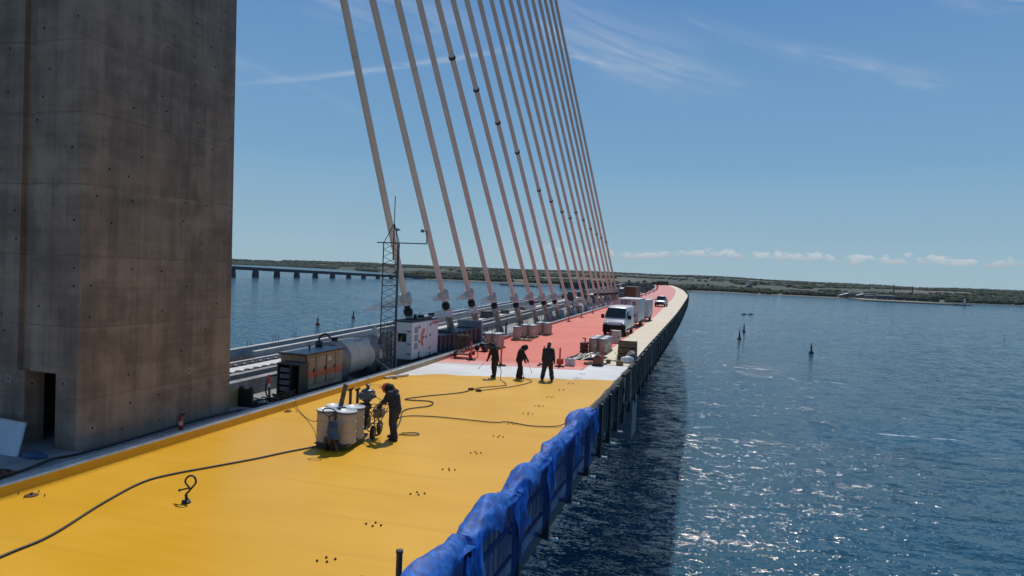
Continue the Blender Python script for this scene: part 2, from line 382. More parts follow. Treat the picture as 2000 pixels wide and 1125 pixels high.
wall('plinth_wall', 'concrete step wall behind the first plinth beside the rail slab', 'low wall', lambda y: [(WL(y) - 1.1, -.7 + ZD(y)), (WL(y) - 1.1, .12 + ZD(y)), (WL(y) - 1.45, .12 + ZD(y)), (WL(y) - 1.45, -.7 + ZD(y))], mt=CONCD)
wall('parapet_wall', 'inner concrete parapet wall behind the rail slab', 'parapet', lambda y: [(IP(y), -.8 + ZD(y)), (IP(y), .2 + ZD(y)), (IP(y) - .3, .2 + ZD(y)), (IP(y) - .3, -.8 + ZD(y))], y0=30.9)
ow = wall('parapet_wall', 'outermost concrete parapet wall with rebar stubs beside the water', 'parapet', lambda y: [(IP(y) - 1.45, -2.3 + ZD(y)), (IP(y) - 1.45, .2 + ZD(y)), (IP(y) - 1.8, .2 + ZD(y)), (IP(y) - 1.8, -2.3 + ZD(y))])
for i, y in enumerate([33.5, 36.2, 38.6, 41.6, 44.5, 47, 50.5, 54, 58, 63, 68, 74, 80, 88, 97]):
    b = MB(); x = IP(y) - 1.62
    for k in range(2 + i % 2): b.cyl((x, y + .28 * k, .19), (x + random.uniform(-.03, .03), y + .28 * k, .62 + random.uniform(-.1, .15)), .014, n=5)
    b.build('rebar', RUST, ow)
b = MB(); b.box(IP(52) - 1.7, IP(52) - 1.45, 56.0, 58.2, .2, .42); b.box(IP(66) - 1.7, IP(66) - 1.45, 66, 70, .2, .45); b.build('clamp', DARK, ow)
ts = thing('rail_slab', 'white rail track slab with scalloped edge shadow modelled in black along both edges', 'rail slab', (-21.2, 28, -.7))
b = MB(); b.sweep([y for y in YS if y >= -8], lambda y: [(WL(y) - 1.47, -.78 + ZD(y)), (WL(y) - 1.47, .06 + ZD(y)), (WL(y) - 3.1, .03 + ZD(y)), (WL(y) - 3.1, -.78 + ZD(y))])
b.build('slab', mat('rail_slab_concrete', (.56, .56, .545), .85, var=.12, scale=2, dirt=.3, dirtcol=(.25, .22, .2)), ts, world=True)
for off in (1.62, 3.0):
    b = MB(); y = 20.0
    while y < 130:
        zz = .06 if off < 2 else .035
        for k in range(6):
            a0, a1 = k / 6, (k + 1) / 6; h0, h1 = .10 * sin(pi * a0) + .01, .10 * sin(pi * a1) + .01
            xa = WL(y) - off
            b.add([(xa - .10, y + .6 * a0, zz), (xa + .10, y + .6 * a0, zz), (xa + .10, y + .6 * a0, zz + h0), (xa - .10, y + .6 * a0, zz + h0),
                   (xa - .10, y + .6 * a1, zz), (xa + .10, y + .6 * a1, zz), (xa + .10, y + .6 * a1, zz + h1), (xa - .10, y + .6 * a1, zz + h1)],
                  [(0, 1, 2, 3), (3, 2, 6, 7), (1, 5, 6, 2), (0, 3, 7, 4), (4, 7, 6, 5)])
        y += .66
    b.build('scalloped_edge_shade', BLACKR, ts, world=True)  # black scallops modelled for the edge shadow of corrugated sheets
for off in (3.6, 4.3):
    b = MB(); b.sweep([y for y in YS if y >= 24], lambda y: [(WL(y) - off, -.8 + ZD(y)), (WL(y) - off, -.06 + ZD(y)), (WL(y) - off - .22, -.06 + ZD(y)), (WL(y) - off - .22, -.8 + ZD(y))])
    tag(b.build('concrete_strip', CONC), 'pale concrete strip between rail slab and inner parapet, ' + ('nearer the slab' if off < 4 else 'nearer the parapet'), 'rail strip')

# ------------------------------------------------------------------ water
m, t, p = newmat('sea_water')
tc = t.new('ShaderNodeTexCoord').outputs['Object']
v1 = t.map(tc, (.13, .30, 1), rot=(0, 0, radians(-20))); v2 = t.map(tc, (.50, 1.05, 1), rot=(0, 0, radians(-32))); v3 = t.map(tc, (2.6, 4.6, 1), rot=(0, 0, radians(-8)))
def wcol(v, detail, rough, dist=0.0):
    n = t.new('ShaderNodeTexNoise'); t.put(n.inputs['Vector'], v); n.inputs['Scale'].default_value = 1.0; n.inputs['Detail'].default_value = detail; n.inputs['Roughness'].default_value = rough; n.inputs['Distortion'].default_value = dist
    return n.outputs[0], t.vm('SUBTRACT', n.outputs[1], (.5, .5, .5))
w1, c1 = wcol(v1, 2, .5, .5); w2, c2 = wcol(v2, 3, .6, .6); w3, c3 = wcol(v3, 3, .65)
tail = t.m('ADD', .75, t.m('MULTIPLY', t.vm('DOT_PRODUCT', c3, c3), 12.0)); c3s = t.new('ShaderNodeVectorMath', operation='SCALE'); t.put(c3s.inputs[0], c3); t.put(c3s.inputs['Scale'], tail); c3 = c3s.outputs[0]
gust = t.ramp(t.noise(t.map(tc, (.006, .02, 1), rot=(0, 0, radians(-12))), 1.0, 4, .6), .3, .7)
sl = t.vm('ADD', t.vm('ADD', t.vm('MULTIPLY', c1, (.50, .85, 0)), t.vm('MULTIPLY', c2, (1.05, 1.55, 0))), t.vm('MULTIPLY', c3, (1.6, 1.9, 0)))
slv = t.new('ShaderNodeVectorMath', operation='SCALE'); t.put(slv.inputs[0], sl); t.put(slv.inputs['Scale'], t.m('ADD', .72, t.m('MULTIPLY', gust, .5)))
t.put(p.inputs['Normal'], t.vm('NORMALIZE', t.vm('ADD', slv.outputs[0], (0, 0, 1))))
fv = t.map(tc, (.012, .11, 1), rot=(0, 0, radians(-9)))
foam = t.m('MULTIPLY', t.ramp(t.noise(fv, 1.0, 5, .62, .3), .655, .70), t.ramp(t.noise(tc, .35, 5, .7), .42, .62))
caps = t.m('MULTIPLY', t.ramp(w2, .70, .78), t.ramp(w1, .52, .66))
fo = t.m('MINIMUM', t.m('ADD', t.m('MULTIPLY', foam, .75), t.m('MULTIPLY', caps, .6)), 1.0)
patch = t.ramp(t.noise(t.map(tc, (.004, .012, 1)), 1.0, 4, .6), .35, .7)
c = t.mix(patch, (.006, .054, .092), (.010, .070, .120)); c = t.mix(fo, c, (.55, .60, .62)); t.put(p.inputs['Base Color'], c)
t.put(p.inputs['Roughness'], t.m('ADD', .11, t.m('MULTIPLY', fo, .5))); p.inputs['IOR'].default_value = 1.33
b = MB(); R = 16000; b.add([(-R, -3000, -28), (R, -3000, -28), (R, R, -28), (-R, R, -28)], [(0, 1, 2, 3)])
tag(b.build('water', m), kind='structure')

# ------------------------------------------------------------------ far land
SHORE = table([(-50, 3400), (-44, 4000), (-39, 4789), (-36.3, 5000), (-33.2, 4560), (-29.2, 3760), (-26.7, 3070), (-24.4, 2050), (-23.3, 1950), (-16.5, 1850), (-10.9, 1870), (-2, 1834), (9.5, 1800), (13, 1840), (16.7, 1911), (20.4, 2020), (26, 2120), (40, 2300)])
SKYL = table([(-50, .06), (-38.8, .08), (-33.2, .20), (-29.2, .25), (-25, .21), (-16.5, .22), (-8, .26), (-3.8, .26), (.2, .29), (4, .18), (7.7, .10), (11.2, .09), (13.8, .06), (16.6, .11), (20.4, .09), (40, .08)])
def land_z(a, r):
    rs = SHORE(a); x, y = r * sin(radians(a)), r * cos(radians(a))
    u = max(0, min(1, (r - rs) / max(900, 5600 - rs))); top = 5.2 + 5600 * math.tan(radians(SKYL(a))) - 9
    z = -27.2 + 2.2 * min(1, max(0, (r - rs) / 60)) + (top + 25) * (u ** .85)
    z += (noise.noise((x / 700, y / 700, 1.7)) * 7 + noise.noise((x / 260, y / 260, 4.1)) * 2.5) * min(1, max(0, (r - rs) / 500))
    if r > 5600: z -= (r - 5600) * .012
    return z
m, t, p = newmat('far_fields')
tc = t.new('ShaderNodeTexCoord').outputs['Object']
vo = t.new('ShaderNodeTexVoronoi'); t.put(vo.inputs['Vector'], t.map(tc, (.0028, .0016, 0), rot=(0, 0, .3))); vo.inputs['Scale'].default_value = 1.0
rn = t.sep(vo.outputs['Color'])
c = t.mix(t.ramp(rn[0], .3, .45), (.013, .028, .012), (.028, .040, .017)); c = t.mix(t.ramp(rn[1], .70, .74), c, (.115, .105, .055)); c = t.mix(t.ramp(rn[2], .6, .64), c, (.03, .055, .025))
sandy = t.new('ShaderNodeSeparateXYZ'); t.put(sandy.inputs[0], tc)
c = t.mix(t.ramp(t.m('ADD', sandy.outputs[2], t.m('MULTIPLY', t.noise(tc, .02, 3), 3.0)), -23.2, -24.6), c, (.13, .115, .085))
c = t.mix(.35, c, t.mix(t.noise(tc, .03, 5), (.010, .02, .011), (.026, .036, .019)))
t.put(p.inputs['Base Color'], c); p.inputs['Roughness'].default_value = .9
b = MB(); NA, NR = 260, 46
def P(u, v):
    a = -50 + 90 * u; rs = SHORE(a); r = rs - 30 + (9000 - rs) * v ** 1.9
    if v == 0: return (r * sin(radians(a)), r * cos(radians(a)), -30)
    return (r * sin(radians(a)), r * cos(radians(a)), land_z(a, r))
b.grid(P, NA, NR); tag(b.build('terrain', m), kind='structure')
# woods and hedges on it
def ico():
    g = (1 + 5 ** .5) / 2; v = [Vector(p).normalized() for p in [(-1, g, 0), (1, g, 0), (-1, -g, 0), (1, -g, 0), (0, -1, g), (0, 1, g), (0, -1, -g), (0, 1, -g), (g, 0, -1), (g, 0, 1), (-g, 0, -1), (-g, 0, 1)]]
    f = [(0, 11, 5), (0, 5, 1), (0, 1, 7), (0, 7, 10), (0, 10, 11), (1, 5, 9), (5, 11, 4), (11, 10, 2), (10, 7, 6), (7, 1, 8), (3, 9, 4), (3, 4, 2), (3, 2, 6), (3, 6, 8), (3, 8, 9), (4, 9, 5), (2, 4, 11), (6, 2, 10), (8, 6, 7), (9, 8, 1)]
    return v, f
IV, IF = ico()
def clump(b, x, y, z, rx, rz):
    q = random.uniform(0, 6.28); ca, sa = cos(q), sin(q)
    b.add([(x + (v.x * ca - v.y * sa) * rx * (k := random.uniform(.72, 1.25)), y + (v.x * sa + v.y * ca) * rx * k, z + v.z * rz * k) for v in IV], IF)
m, t, p = newmat('far_foliage'); tc = t.new('ShaderNodeTexCoord').outputs['Object']
t.put(p.inputs['Base Color'], t.mix(t.ramp(t.noise(tc, .035, 4, .7), .35, .65), (.007, .020, .009), (.019, .041, .015))); p.inputs['Roughness'].default_value = .85; p.inputs['Specular IOR Level'].default_value = .2
FOL = m
bs = [MB(), MB()]; random.seed(3); n = 0
while n < 22000:
    a = random.uniform(-48, 34); rs = SHORE(a); k = random.random()
    if k < .33: r = rs + 25 + random.expovariate(1 / 70)                 # belt along the shore
    elif k < .50: r = random.uniform(4900, 5700)                          # skyline woods
    else: r = rs + (5400 - rs) * random.random() ** 1.6
    x, y = r * sin(radians(a)), r * cos(radians(a))
    msk = noise.noise((x / 620, y / 240, 9.2)) + .5 * noise.noise((x / 120, y / 90, 2.2))
    if k >= .50 and msk < .13: continue
    if k < .33 and noise.noise((a * .35, 0, 6)) < -.18: continue
    if k < .33 and 9 < a < 17.5 and r < rs + 120: continue
    if -27 < a < -14 and k < .33 and random.random() < .6: continue
    h = random.uniform(4, 8.5) if k < .33 else random.uniform(4, 9)
    z = land_z(a, r); clump(bs[0 if r < 3000 else 1], x, y, z + h * .45, h * random.uniform(.6, 1.1) * (1 if r < 2400 else random.uniform(1.2, 2.6)), h * .62); n += 1
for b, l in zip(bs, ('dark green woods and hedges along the near shore of the far land', 'hazy blue green woods on the skyline hills')):
    tag(b.build('woodland', FOL), l, 'woods', kind='stuff')
# ------------------------------------------------------------------ old girder bridge across the bay
random.seed(11)
OB = mat('old_bridge_paint', (.026, .032, .048), .8, var=.12, scale=.05)
ob = thing('girder_bridge', 'long dark low girder bridge on piers crossing the bay towards the wooded shore', 'bridge', (-885, 1137, -28))
def obl(u): return Vector((-905 + 118 * u, 960 + 830 * u, -5.5 - 17.5 * u))
b = MB(); N = 24
b.loft([[obl(i / N) + Vector(o) for o in ((-4.5, 0, 0), (4.5, 0, 0), (4.5, 0, -5.2), (-4.5, 0, -5.2))] for i in range(N + 1)], smooth=False); b.build('girder', OB, ob, world=True)
b = MB(); b.loft([[obl(i / N) + Vector(o) for o in ((4.2, 0, .01), (4.5, 0, .01), (4.5, 0, 1.3), (4.2, 0, 1.3))] for i in range(N + 1)], smooth=False)
for i in range(1, 90): q = obl(i / 90); b.cyl(q, q + Vector((0, 0, 2.0)), .12, n=5)
b.build('railing', OB, ob, world=True)
for i in range(14):
    q = obl((i * 58 + 25) / 830.0); b = MB()
    def ring(z, w): return [(q.x - 4, q.y - w, z), (q.x + 5, q.y - w, z), (q.x + 5, q.y + w, z), (q.x - 4, q.y + w, z)]
    b.loft([ring(-28.5, 5.4), ring(q.z - 8.3, 4.1)], smooth=False); b.box(q.x - 3.5, q.x + 4.5, q.y - 4.1, q.y - 2.2, q.z - 8.32, q.z - 5.18); b.box(q.x - 3.5, q.x + 4.5, q.y + 2.2, q.y + 4.1, q.z - 8.32, q.z - 5.18)
    b.build('pier', OB, ob, world=True)
# road viaduct and dam beyond the cables
vd = thing('viaduct', 'dark low viaduct carrying a pale road behind the far stay cables', 'viaduct', (-285, 1500, -28))
b = MB(); A, Bv = Vector((-330, 1490, -15.6)), Vector((-130, 1510, -9.6))
b.loft([[A + Vector(o) for o in ((0, -4, 0), (0, 4, 0), (0, 4, -3.2), (0, -4, -3.2))], [Bv + Vector(o) for o in ((0, -4, 0), (0, 4, 0), (0, 4, -3.6), (0, -4, -3.6))]], smooth=False); b.build('girder', OB, vd, world=True)
b = MB(); b.loft([[A + Vector(o) for o in ((0, -4.3, .02), (0, 4.3, .02), (0, 4.3, .9), (0, -4.3, .9))], [Bv + Vector(o) for o in ((0, -4.3, .02), (0, 4.3, .02), (0, 4.3, .9), (0, -4.3, .9))]], smooth=False); b.build('road_edge', CONC, vd, world=True)
for i in range(9):
    q = A.lerp(Bv, (i + .5) / 9); b = MB(); b.box(q.x - 10.4, q.x + 10.4, q.y - 3, q.y + 3, -28.3, q.z - 3.4); b.build('pier', OB, vd, world=True)
for x, y, s in ((-262, 1493, 5), (-176, 1500, 8)):
    b = MB(); z = -13.6 + (x + 262) * .03 + 1.0; b.prism([(x, y - 1.2), (x + s, y - 1.2), (x + s, y + 1.2), (x, y + 1.2)], z, z + 2.4); b.prism([(x + .4, y - 1), (x + s * .7, y - 1), (x + s * .7, y + 1), (x + .4, y + 1)], z + 2.4, z + 3.1)
    tag(b.build('lorry', WHITE), 'tiny white lorry on the far viaduct, ' + ('the smaller on the left' if s == 5 else 'the larger on the right'), 'lorry')
b = MB(); b.bar((-462, 1472, -26.2), (-350, 1400, -26.2), 5, 2.2)
for i in range(12): q = Vector((-462, 1472, -26)).lerp(Vector((-350, 1400, -26)), i / 11); b.cyl(q + Vector((0, 0, -3)), q + Vector((0, 0, 2.2 if i % 3 else 4.5)), .8, n=6)
tag(b.build('jetty', OB), 'dark timber jetty reaching into the bay behind the stay cables', 'jetty')
# harbour on the point
hq = thing('quay', 'low pale harbour quay with a rubble tip on the right shore', 'quay', (300, 1580, -28))
QA, QB = Vector((302, 1586, 0)), Vector((496, 1588, 0))
b = MB(); b.prism([(302, 1584), (470, 1574), (470, 1592), (360, 1720), (302, 1800)], -29, -25.4); b.build('quay_wall', mat('quay_stone', (.24, .205, .16), .9, var=.2, scale=.1), hq, world=True)
b = MB()
for i in range(60):
    u = random.random(); b.ball((468 + 32 * u, 1582 + random.uniform(-6, 6), -28 + (1 - u) * 2.4), (2.2, 2.2, 1.6), 6, 4)
b.build('rubble_tip', mat('breakwater_stone', (.12, .115, .11), .9), hq, world=True)
SHED = mat('shed_wall', (.09, .085, .085), .8); SROOF = mat('shed_roof', (.36, .37, .37), .6); SBLUE = mat('blue_shed', (.035, .06, .085), .7)
def shed(x0, x1, y0, y1, h, rh, wall_m, roof_m, label, gable=False):
    s = thing('harbour_shed', label, 'shed', ((x0 + x1) / 2, y0, -25.4)); b = MB(); zb = -25.38
    b.box(x0, x1, y0, y1, zb, zb + h); b.build('wall', wall_m, s, world=True); b = MB()
    if gable:
        xm = (x0 + x1) / 2; n = [(x0 - 1, zb + h), (xm, zb + h + rh), (x1 + 1, zb + h)]
        for (xa, za), (xb, zb2) in zip(n, n[1:]): b.add([(xa, y0 - 1, za), (xb, y0 - 1, zb2), (xb, y1, zb2), (xa, y1, za), (xa, y0 - 1, za + .5), (xb, y0 - 1, zb2 + .5), (xb, y1, zb2 + .5), (xa, y1, za + .5)], [(0, 3, 2, 1), (4, 5, 6, 7), (0, 1, 5, 4), (1, 2, 6, 5), (2, 3, 7, 6), (3, 0, 4, 7)])
        b.build('roof', roof_m, s, world=True); b = MB(); b.add([(x0, y0 - .1, zb + h), (x1, y0 - .1, zb + h), (xm, y0 - .1, zb + h + rh)], [(0, 1, 2)]); b.build('gable', wall_m, s, world=True)
    else: b.box(x0 - 1, x1 + 1, y0 - 1, y1 + 1, zb + h, zb + h + rh); b.build('roof', roof_m, s, world=True)
    for k in range(3): b = MB(); xx = x0 + (x1 - x0) * (.2 + .3 * k); b.box(xx - 1.6, xx + 1.6, y0 - .25, y0 - .02, zb, zb + min(4, h * .6)); b.build('door', mat('shed_door', (.2, .21, .22), .7), s, world=True)
shed(287, 323, 1760, 1790, 4.5, 5.5, SHED, SROOF, 'gabled dark shed with a pale roof at the left end of the harbour', True)
shed(326, 352, 1772, 1800, 6, 3.5, SBLUE, SROOF, 'blue gabled shed second from the left in the harbour', True)
shed(334, 351, 1720, 1745, 7, 1.0, SHED, SROOF, 'small flat roofed shed between the blue gabled shed and the long shed')
shed(352, 388, 1690, 1715, 8.5, 1.3, SBLUE, SROOF, 'blue flat roofed shed on the quay with the brightest roof')
shed(300, 385, 1860, 1880, 9.5, 1.0, SHED, SROOF, 'long low shed with a pale roof behind the other harbour sheds')
shed(389, 475, 1700, 1712, 6.5, .8, mat('pallet_stack', (.045, .04, .045), .9), mat('pallet_top', (.06, .05, .055), .9), 'long dark stacked store along the harbour quay')
b = MB(); b.lathe((488, 1586, -26), [(2.6, 0), (2.4, 5.5), (1.6, 8.0), (1.4, 11.0), (.2, 12.4)], 10); tag(b.build('harbour_beacon', WHITE), 'small white beacon on the tip of the harbour quay', 'beacon')
for x, y, h in ((565, 2500, 33), (600, 2420, 30)):
    b = MB(); r = sqrt(x * x + y * y); zz = land_z(math.degrees(atan2(x, y)), r) - 1; b.lathe((x, y, zz), [(2.2, 0), (1.5, h), (1.5, h + .5)], 8)
    tag(b.build('chimney', mat('dark_chimney', (.05, .05, .06), .8)), ('taller' if h > 31 else 'shorter') + ' thin dark chimney standing behind the harbour sheds', 'chimney')
# white farmhouses dotted over the land
HW = mat('farm_wall', (.55, .54, .52), .7); HR = mat('farm_roof', (.10, .06, .05), .8)
for i, (a, r) in enumerate(((-7.2, 3300), (2.6, 2900), (4.4, 3000), (15.1, 2250), (18.9, 2500), (-9.8, 2500))):
    x, y = r * sin(radians(a)), r * cos(radians(a)); z = land_z(a, r) + 4; h = thing('farmhouse', 'tiny pale farmhouse among the far fields', 'house', (x, y, z), .3 * i, 'farmhouses on the far land')
    b = MB(); b.box(-9, 9, -4, 4, -6, 5); b.build('wall', HW, h); b = MB(); b.loft([[(-9.5, -4.6, 5.0), (-9.5, 0, 9), (-9.5, 4.6, 5.0)], [(9.5, -4.6, 5.0), (9.5, 0, 9), (9.5, 4.6, 5.0)]], smooth=False); b.build('roof', HR, h)
# buoys and withies
def buoy(x, y, h, label, red=True):
    s = thing('spar_buoy', label, 'buoy', (x, y, -28)); m1 = mat('buoy_dark', (.02, .018, .02), .5); m2 = mat('buoy_red', (.16, .015, .015), .5)
    b = MB(); b.lathe((0, 0, 0), [(1.0, -.8), (1.15, .2), (1.0, .9), (.45, 1.25)], 14); b.build('float', m2 if red else m1, s)
    b = MB(); b.lathe((0, 0, 1.2), [(.42, 0), (.40, h - 2.2), (.22, h - 1.9)], 10); b.build('spar', m1, s)
    b = MB(); b.cyl((0, 0, h - .75), (0, 0, h), .12, n=6); b.ball((0, 0, h + .1), .28, 8, 6); b.build('topmark', m1, s)
buoy(-203.8, 323, 4.4, 'red buoy nearest the bridge left of the lattice mast')
buoy(-213.5, 378, 4.6, 'smaller red buoy further out beside the lattice mast')
buoy(15, 402, 5.0, 'slim dark spar buoy with topmark, lower of the pair on the right water', False)
buoy(19.9, 464, 5.0, 'dark conical buoy, upper of the pair on the right water', False)
buoy(45.5, 349, 4.6, 'stout dark buoy standing alone on the right water', False)
wt = thing('withy', 'thin channel stake standing far out on the right water', 'stake', (216, 1316, -28), 0, 'thin stakes on the far water')
wt.scale = (.5, .5, .5); b = MB(); b.cyl((0, 0, -1), (0, 0, 6.5), .35, .2, n=6); b.build('pole', mat('stake', (.03, .03, .035), .8), wt); b = MB(); b.cyl((0, 0, 5.2), (0, 0, 6.4), .6, .6, n=6); b.build('topmark', MATS['stake'], wt)
for x, y in ((303, 1138), (308, 1094), (361, 1068), (150, 767), (257, 1189), (194, 548)): dup(wt, (x, y, -28), scale=(.45, .45, .45))
for x, y, l in ((29.5, 702, 'small dark dinghy on the right water, left of two'), (36, 709, 'small dark dinghy on the right water, right of two')):
    s = thing('dinghy', l, 'boat', (x, y, -28), .4); b = MB(); rr = []
    for k in range(7):
        u = k / 6; w_ = 1.0 * (1 - abs(2 * u - .9) ** 3) + .1; w_ = max(.12, w_); rr.append([(-2.6 + 5.2 * u, -w_, .7), (-2.6 + 5.2 * u, -w_ * .6, -.2), (-2.6 + 5.2 * u, w_ * .6, -.2), (-2.6 + 5.2 * u, w_, .7)])
    b.loft(rr, smooth=False); b.build('hull', DARK, s); b = MB(); b.tube([(0, 0, .6), (0, 0, 1.2), (.05, 0, 1.5)], [.28, .32, .15], 8); b.ball((.05, 0, 1.65), .16, 8, 6); b.build('outboard', DARK, s)

# ------------------------------------------------------------------ pylon
m, t, p = newmat('shaft_concrete')
tc = t.new('ShaderNodeTexCoord').outputs['Object']; X, Y, Z = t.sep(tc); U = t.m('ADD', X, Y)
big = t.noise(tc, .45, 5, .6, .5); blot = t.noise(tc, 1.6, 6, .65); st = t.noise(t.map(tc, (2.6, 2.6, .10)), 1.0, 5, .65); fine = t.noise(tc, 22, 4, .65); hs = t.noise(t.map(tc, (.25, .25, 5.0)), 1.0, 4, .6)
f = t.m('ADD', t.m('ADD', t.m('MULTIPLY', big, .34), t.m('MULTIPLY', blot, .26)), t.m('ADD', t.m('MULTIPLY', st, .26), t.m('MULTIPLY', hs, .14)))
c = t.mix(t.ramp(f, .40, .60), (.160, .126, .100), (.330, .256, .198))
stain = t.m('MULTIPLY', t.ramp(t.noise(t.map(tc, (1.1, 1.1, .07)), 1.0, 4, .6), .52, .68), t.ramp(t.noise(tc, .35, 3), .42, .58)); c = t.mix(t.m('MULTIPLY', stain, .36), c, (.085, .072, .066))
warm = t.ramp(t.noise(tc, .7, 4), .5, .75); c = t.mix(t.m('MULTIPLY', warm, .55), c, (.24, .165, .12))
# pour joints every 3.6 m and board panels
zj = t.m('DIVIDE', t.m('ADD', Z, t.m('MULTIPLY', t.m('SUBTRACT', t.noise(tc, 2.5, 3), .5), .05)), 1.83)
jf = t.m('ABSOLUTE', t.m('SUBTRACT', t.m('FRACT', zj), .5)); jl = t.ramp(jf, .486, .497)
band = t.m('MULTIPLY', t.ramp(t.m('FRACT', t.m('MULTIPLY', zj, .5)), .93, .99), t.ramp(blot, .35, .55)); c = t.mix(t.m('MULTIPLY', band, .4), c, (.36, .29, .225))
pu = t.m('ABSOLUTE', t.m('SUBTRACT', t.m('FRACT', t.m('DIVIDE', U, 1.22)), .5)); pl = t.ramp(pu, .486, .498)
wn = t.new('ShaderNodeTexWhiteNoise', noise_dimensions='2D'); t.put(wn.inputs['Vector'], t.comb(t.m('FLOOR', t.m('ADD', t.m('DIVIDE', U, 1.22), .5)), t.m('FLOOR', t.m('ADD', zj, .5)), 0))
c = t.mix(t.m('MULTIPLY', t.m('SUBTRACT', wn.outputs[0], .35), .30, clamp=True), c, (.105, .095, .088))
lines = t.m('MULTIPLY', t.m('MAXIMUM', jl, t.m('MULTIPLY', pl, .45)), t.ramp(blot, .34, .56))
c = t.mix(t.m('MULTIPLY', lines, .4), c, (.075, .065, .055))
# tie holes
gu = t.m('DIVIDE', U, 1.02); gv = t.m('DIVIDE', Z, .62)
wh = t.new('ShaderNodeTexWhiteNoise', noise_dimensions='2D'); t.put(wh.inputs['Vector'], t.comb(t.m('FLOOR', gu), t.m('FLOOR', gv), 0)); hc = t.sep(wh.outputs['Color'])
du = t.m('MULTIPLY', t.m('SUBTRACT', t.m('SUBTRACT', t.m('FRACT', gu), .5), t.m('MULTIPLY', t.m('SUBTRACT', hc[0], .5), .62)), 1.02)
dv = t.m('MULTIPLY', t.m('SUBTRACT', t.m('SUBTRACT', t.m('FRACT', gv), .5), t.m('MULTIPLY', t.m('SUBTRACT', hc[1], .5), .5)), .62)
dd = t.m('SQRT', t.m('ADD', t.m('MULTIPLY', du, du), t.m('MULTIPLY', dv, dv)))
hole = t.m('MULTIPLY', t.m('SUBTRACT', 1.0, t.ramp(dd, .022, .036)), t.m('GREATER_THAN', hc[2], .66))
halo = t.m('MULTIPLY', t.m('MULTIPLY', t.m('SUBTRACT', 1.0, t.ramp(dd, .06, .16)), t.m('GREATER_THAN', hc[2], .93)), t.m('LESS_THAN', Z, 3.0))
c = t.mix(t.m('MULTIPLY', halo, t.ramp(fine, .4, .6)), c, (.36, .31, .26))
c = t.mix(hole, c, (.006, .005, .005))
scr = t.m('MULTIPLY', t.ramp(t.noise(t.map(tc, (9, 9, .35), rot=(.06, 0, 0)), 1.0, 3, .5), .70, .76), t.ramp(big, .5, .62)); c = t.mix(t.m('MULTIPLY', scr, .35), c, (.42, .38, .34))
t.put(p.inputs['Base Color'], c); p.inputs['Roughness'].default_value = .82; p.inputs['Specular IOR Level'].default_value = .3
hb = t.m('SUBTRACT', t.m('ADD', t.m('MULTIPLY', fine, .25), t.m('MULTIPLY', blot, .3)), t.m('ADD', t.m('MULTIPLY', hole, 1.0), t.m('MULTIPLY', lines, .6))); t.put(p.inputs['Normal'], t.bump(hb, .5, .02))
PYL = m
py = thing('bridge_pylon', 'huge bare concrete bridge pylon with a dark doorway beside the yellow deck', 'pylon', (-17.2, 16.4, -.36))
xl, xr, y0 = -19.1, -15.3, 13.5
def sect(z, nx0, nx1, nd, room=False):
    y1 = 19.22 - .0162 * z; c_ = .13
    nt_ = [(nx0, y0, z), (nx0, y0 + nd, z), (nx1, y0 + nd, z), (nx1, y0, z)]
    if room: nt_ = [(nx0, y0, z), (nx0, y0 + .55, z), (xl + .4, y0 + .55, z), (xl + .4, y0 + 5, z), (xr - .45, y0 + 5, z), (xr - .45, y0 + .55, z), (nx1, y0 + .55, z), (nx1, y0, z)]
    return [(xl, y0, z)] + nt_ + [(xr - c_, y0, z), (xr, y0 + c_, z), (xr, y1 - c_, z), (xr - c_, y1, z), (xl, y1, z)]
b = MB(); b.loft([sect(-.62, -17.2, -16.14, 3.6, True), sect(2.08, -17.2, -16.14, 3.6, True)], smooth=False); b.loft([sect(2.08, -17.47, -17.03, .14)] + [sect(z, -17.47, -17.03, .14) for z in (12, 30, 50, 74)], smooth=False)
b.build('shaft', PYL, py, world=True)
b = MB(); b.box(-17.0, -16.2, 14.6, 14.66, -.3, 1.05); b.box(-17.05, -16.96, 14.5, 14.7, -.3, 1.15); b.box(-17.05, -16.15, 14.5, 14.7, 1.06, 1.14)
b.build('door', mat('grey_door', (.05, .052, .056), .6), py, world=True)
# ------------------------------------------------------------------ stay cables
SHEATH = mat('cable_sheath', (.68, .575, .49), .38, var=.05, scale=.5, dirt=.12, dirtcol=(.4, .36, .33)); RING = mat('dark_ring', (.02, .02, .022), .5)
FILM = None
m, t, p = newmat('plastic_film'); tc = t.new('ShaderNodeTexCoord').outputs['Object']
p.inputs['Base Color'].default_value = (.78, .77, .76, 1); p.inputs['Roughness'].default_value = .32
t.put(p.inputs['Normal'], t.bump(t.noise(tc, 9, 5, .7, 1.2), .8, .05)); t.put(p.inputs['Alpha'], t.m('ADD', .62, t.m('MULTIPLY', t.ramp(t.noise(tc, 5, 5, .7), .35, .6), .38))); FILM = m
WRAP = mat('wrapped_tube', (.36, .32, .28), .5, var=.35, scale=4, stretch=(1, 1, .6), dirt=.5, dirtcol=(.12, .1, .09), bump=.7, bscale=12)
CAPM = mat('damper_cap', (.50, .46, .42), .45, var=.12, scale=3, dirt=.25)
anch = [(35.82, 3.6, 1.808), (41.51, 3.65, 1.395), (46.46, 3.63, 1.233), (51.84, 3.21, 1.114), (58.12, 2.98, .967), (63.54, 3.0, .884), (68.47, 2.79, .842), (73.61, 2.73, .798), (81.19, 1.75, .736),
        (86.99, 1.57, .696), (92.41, 1.54, .665), (96.79, 1.63, .648), (100.59, 2.89, .616), (105.42, 2.82, .603), (110.22, 2.75, .592), (115.26, 2.71, .575), (119.53, 2.6, .570), (124.07, 2.63, .558)]
ringz = [None, None, None, None, 18.9, 18.1, 16.9, 15.6, 13.3, 12.8, 12.2, 11.9, 12.9, 12.4, 11.6, 11.2, 10.9, 10.5]
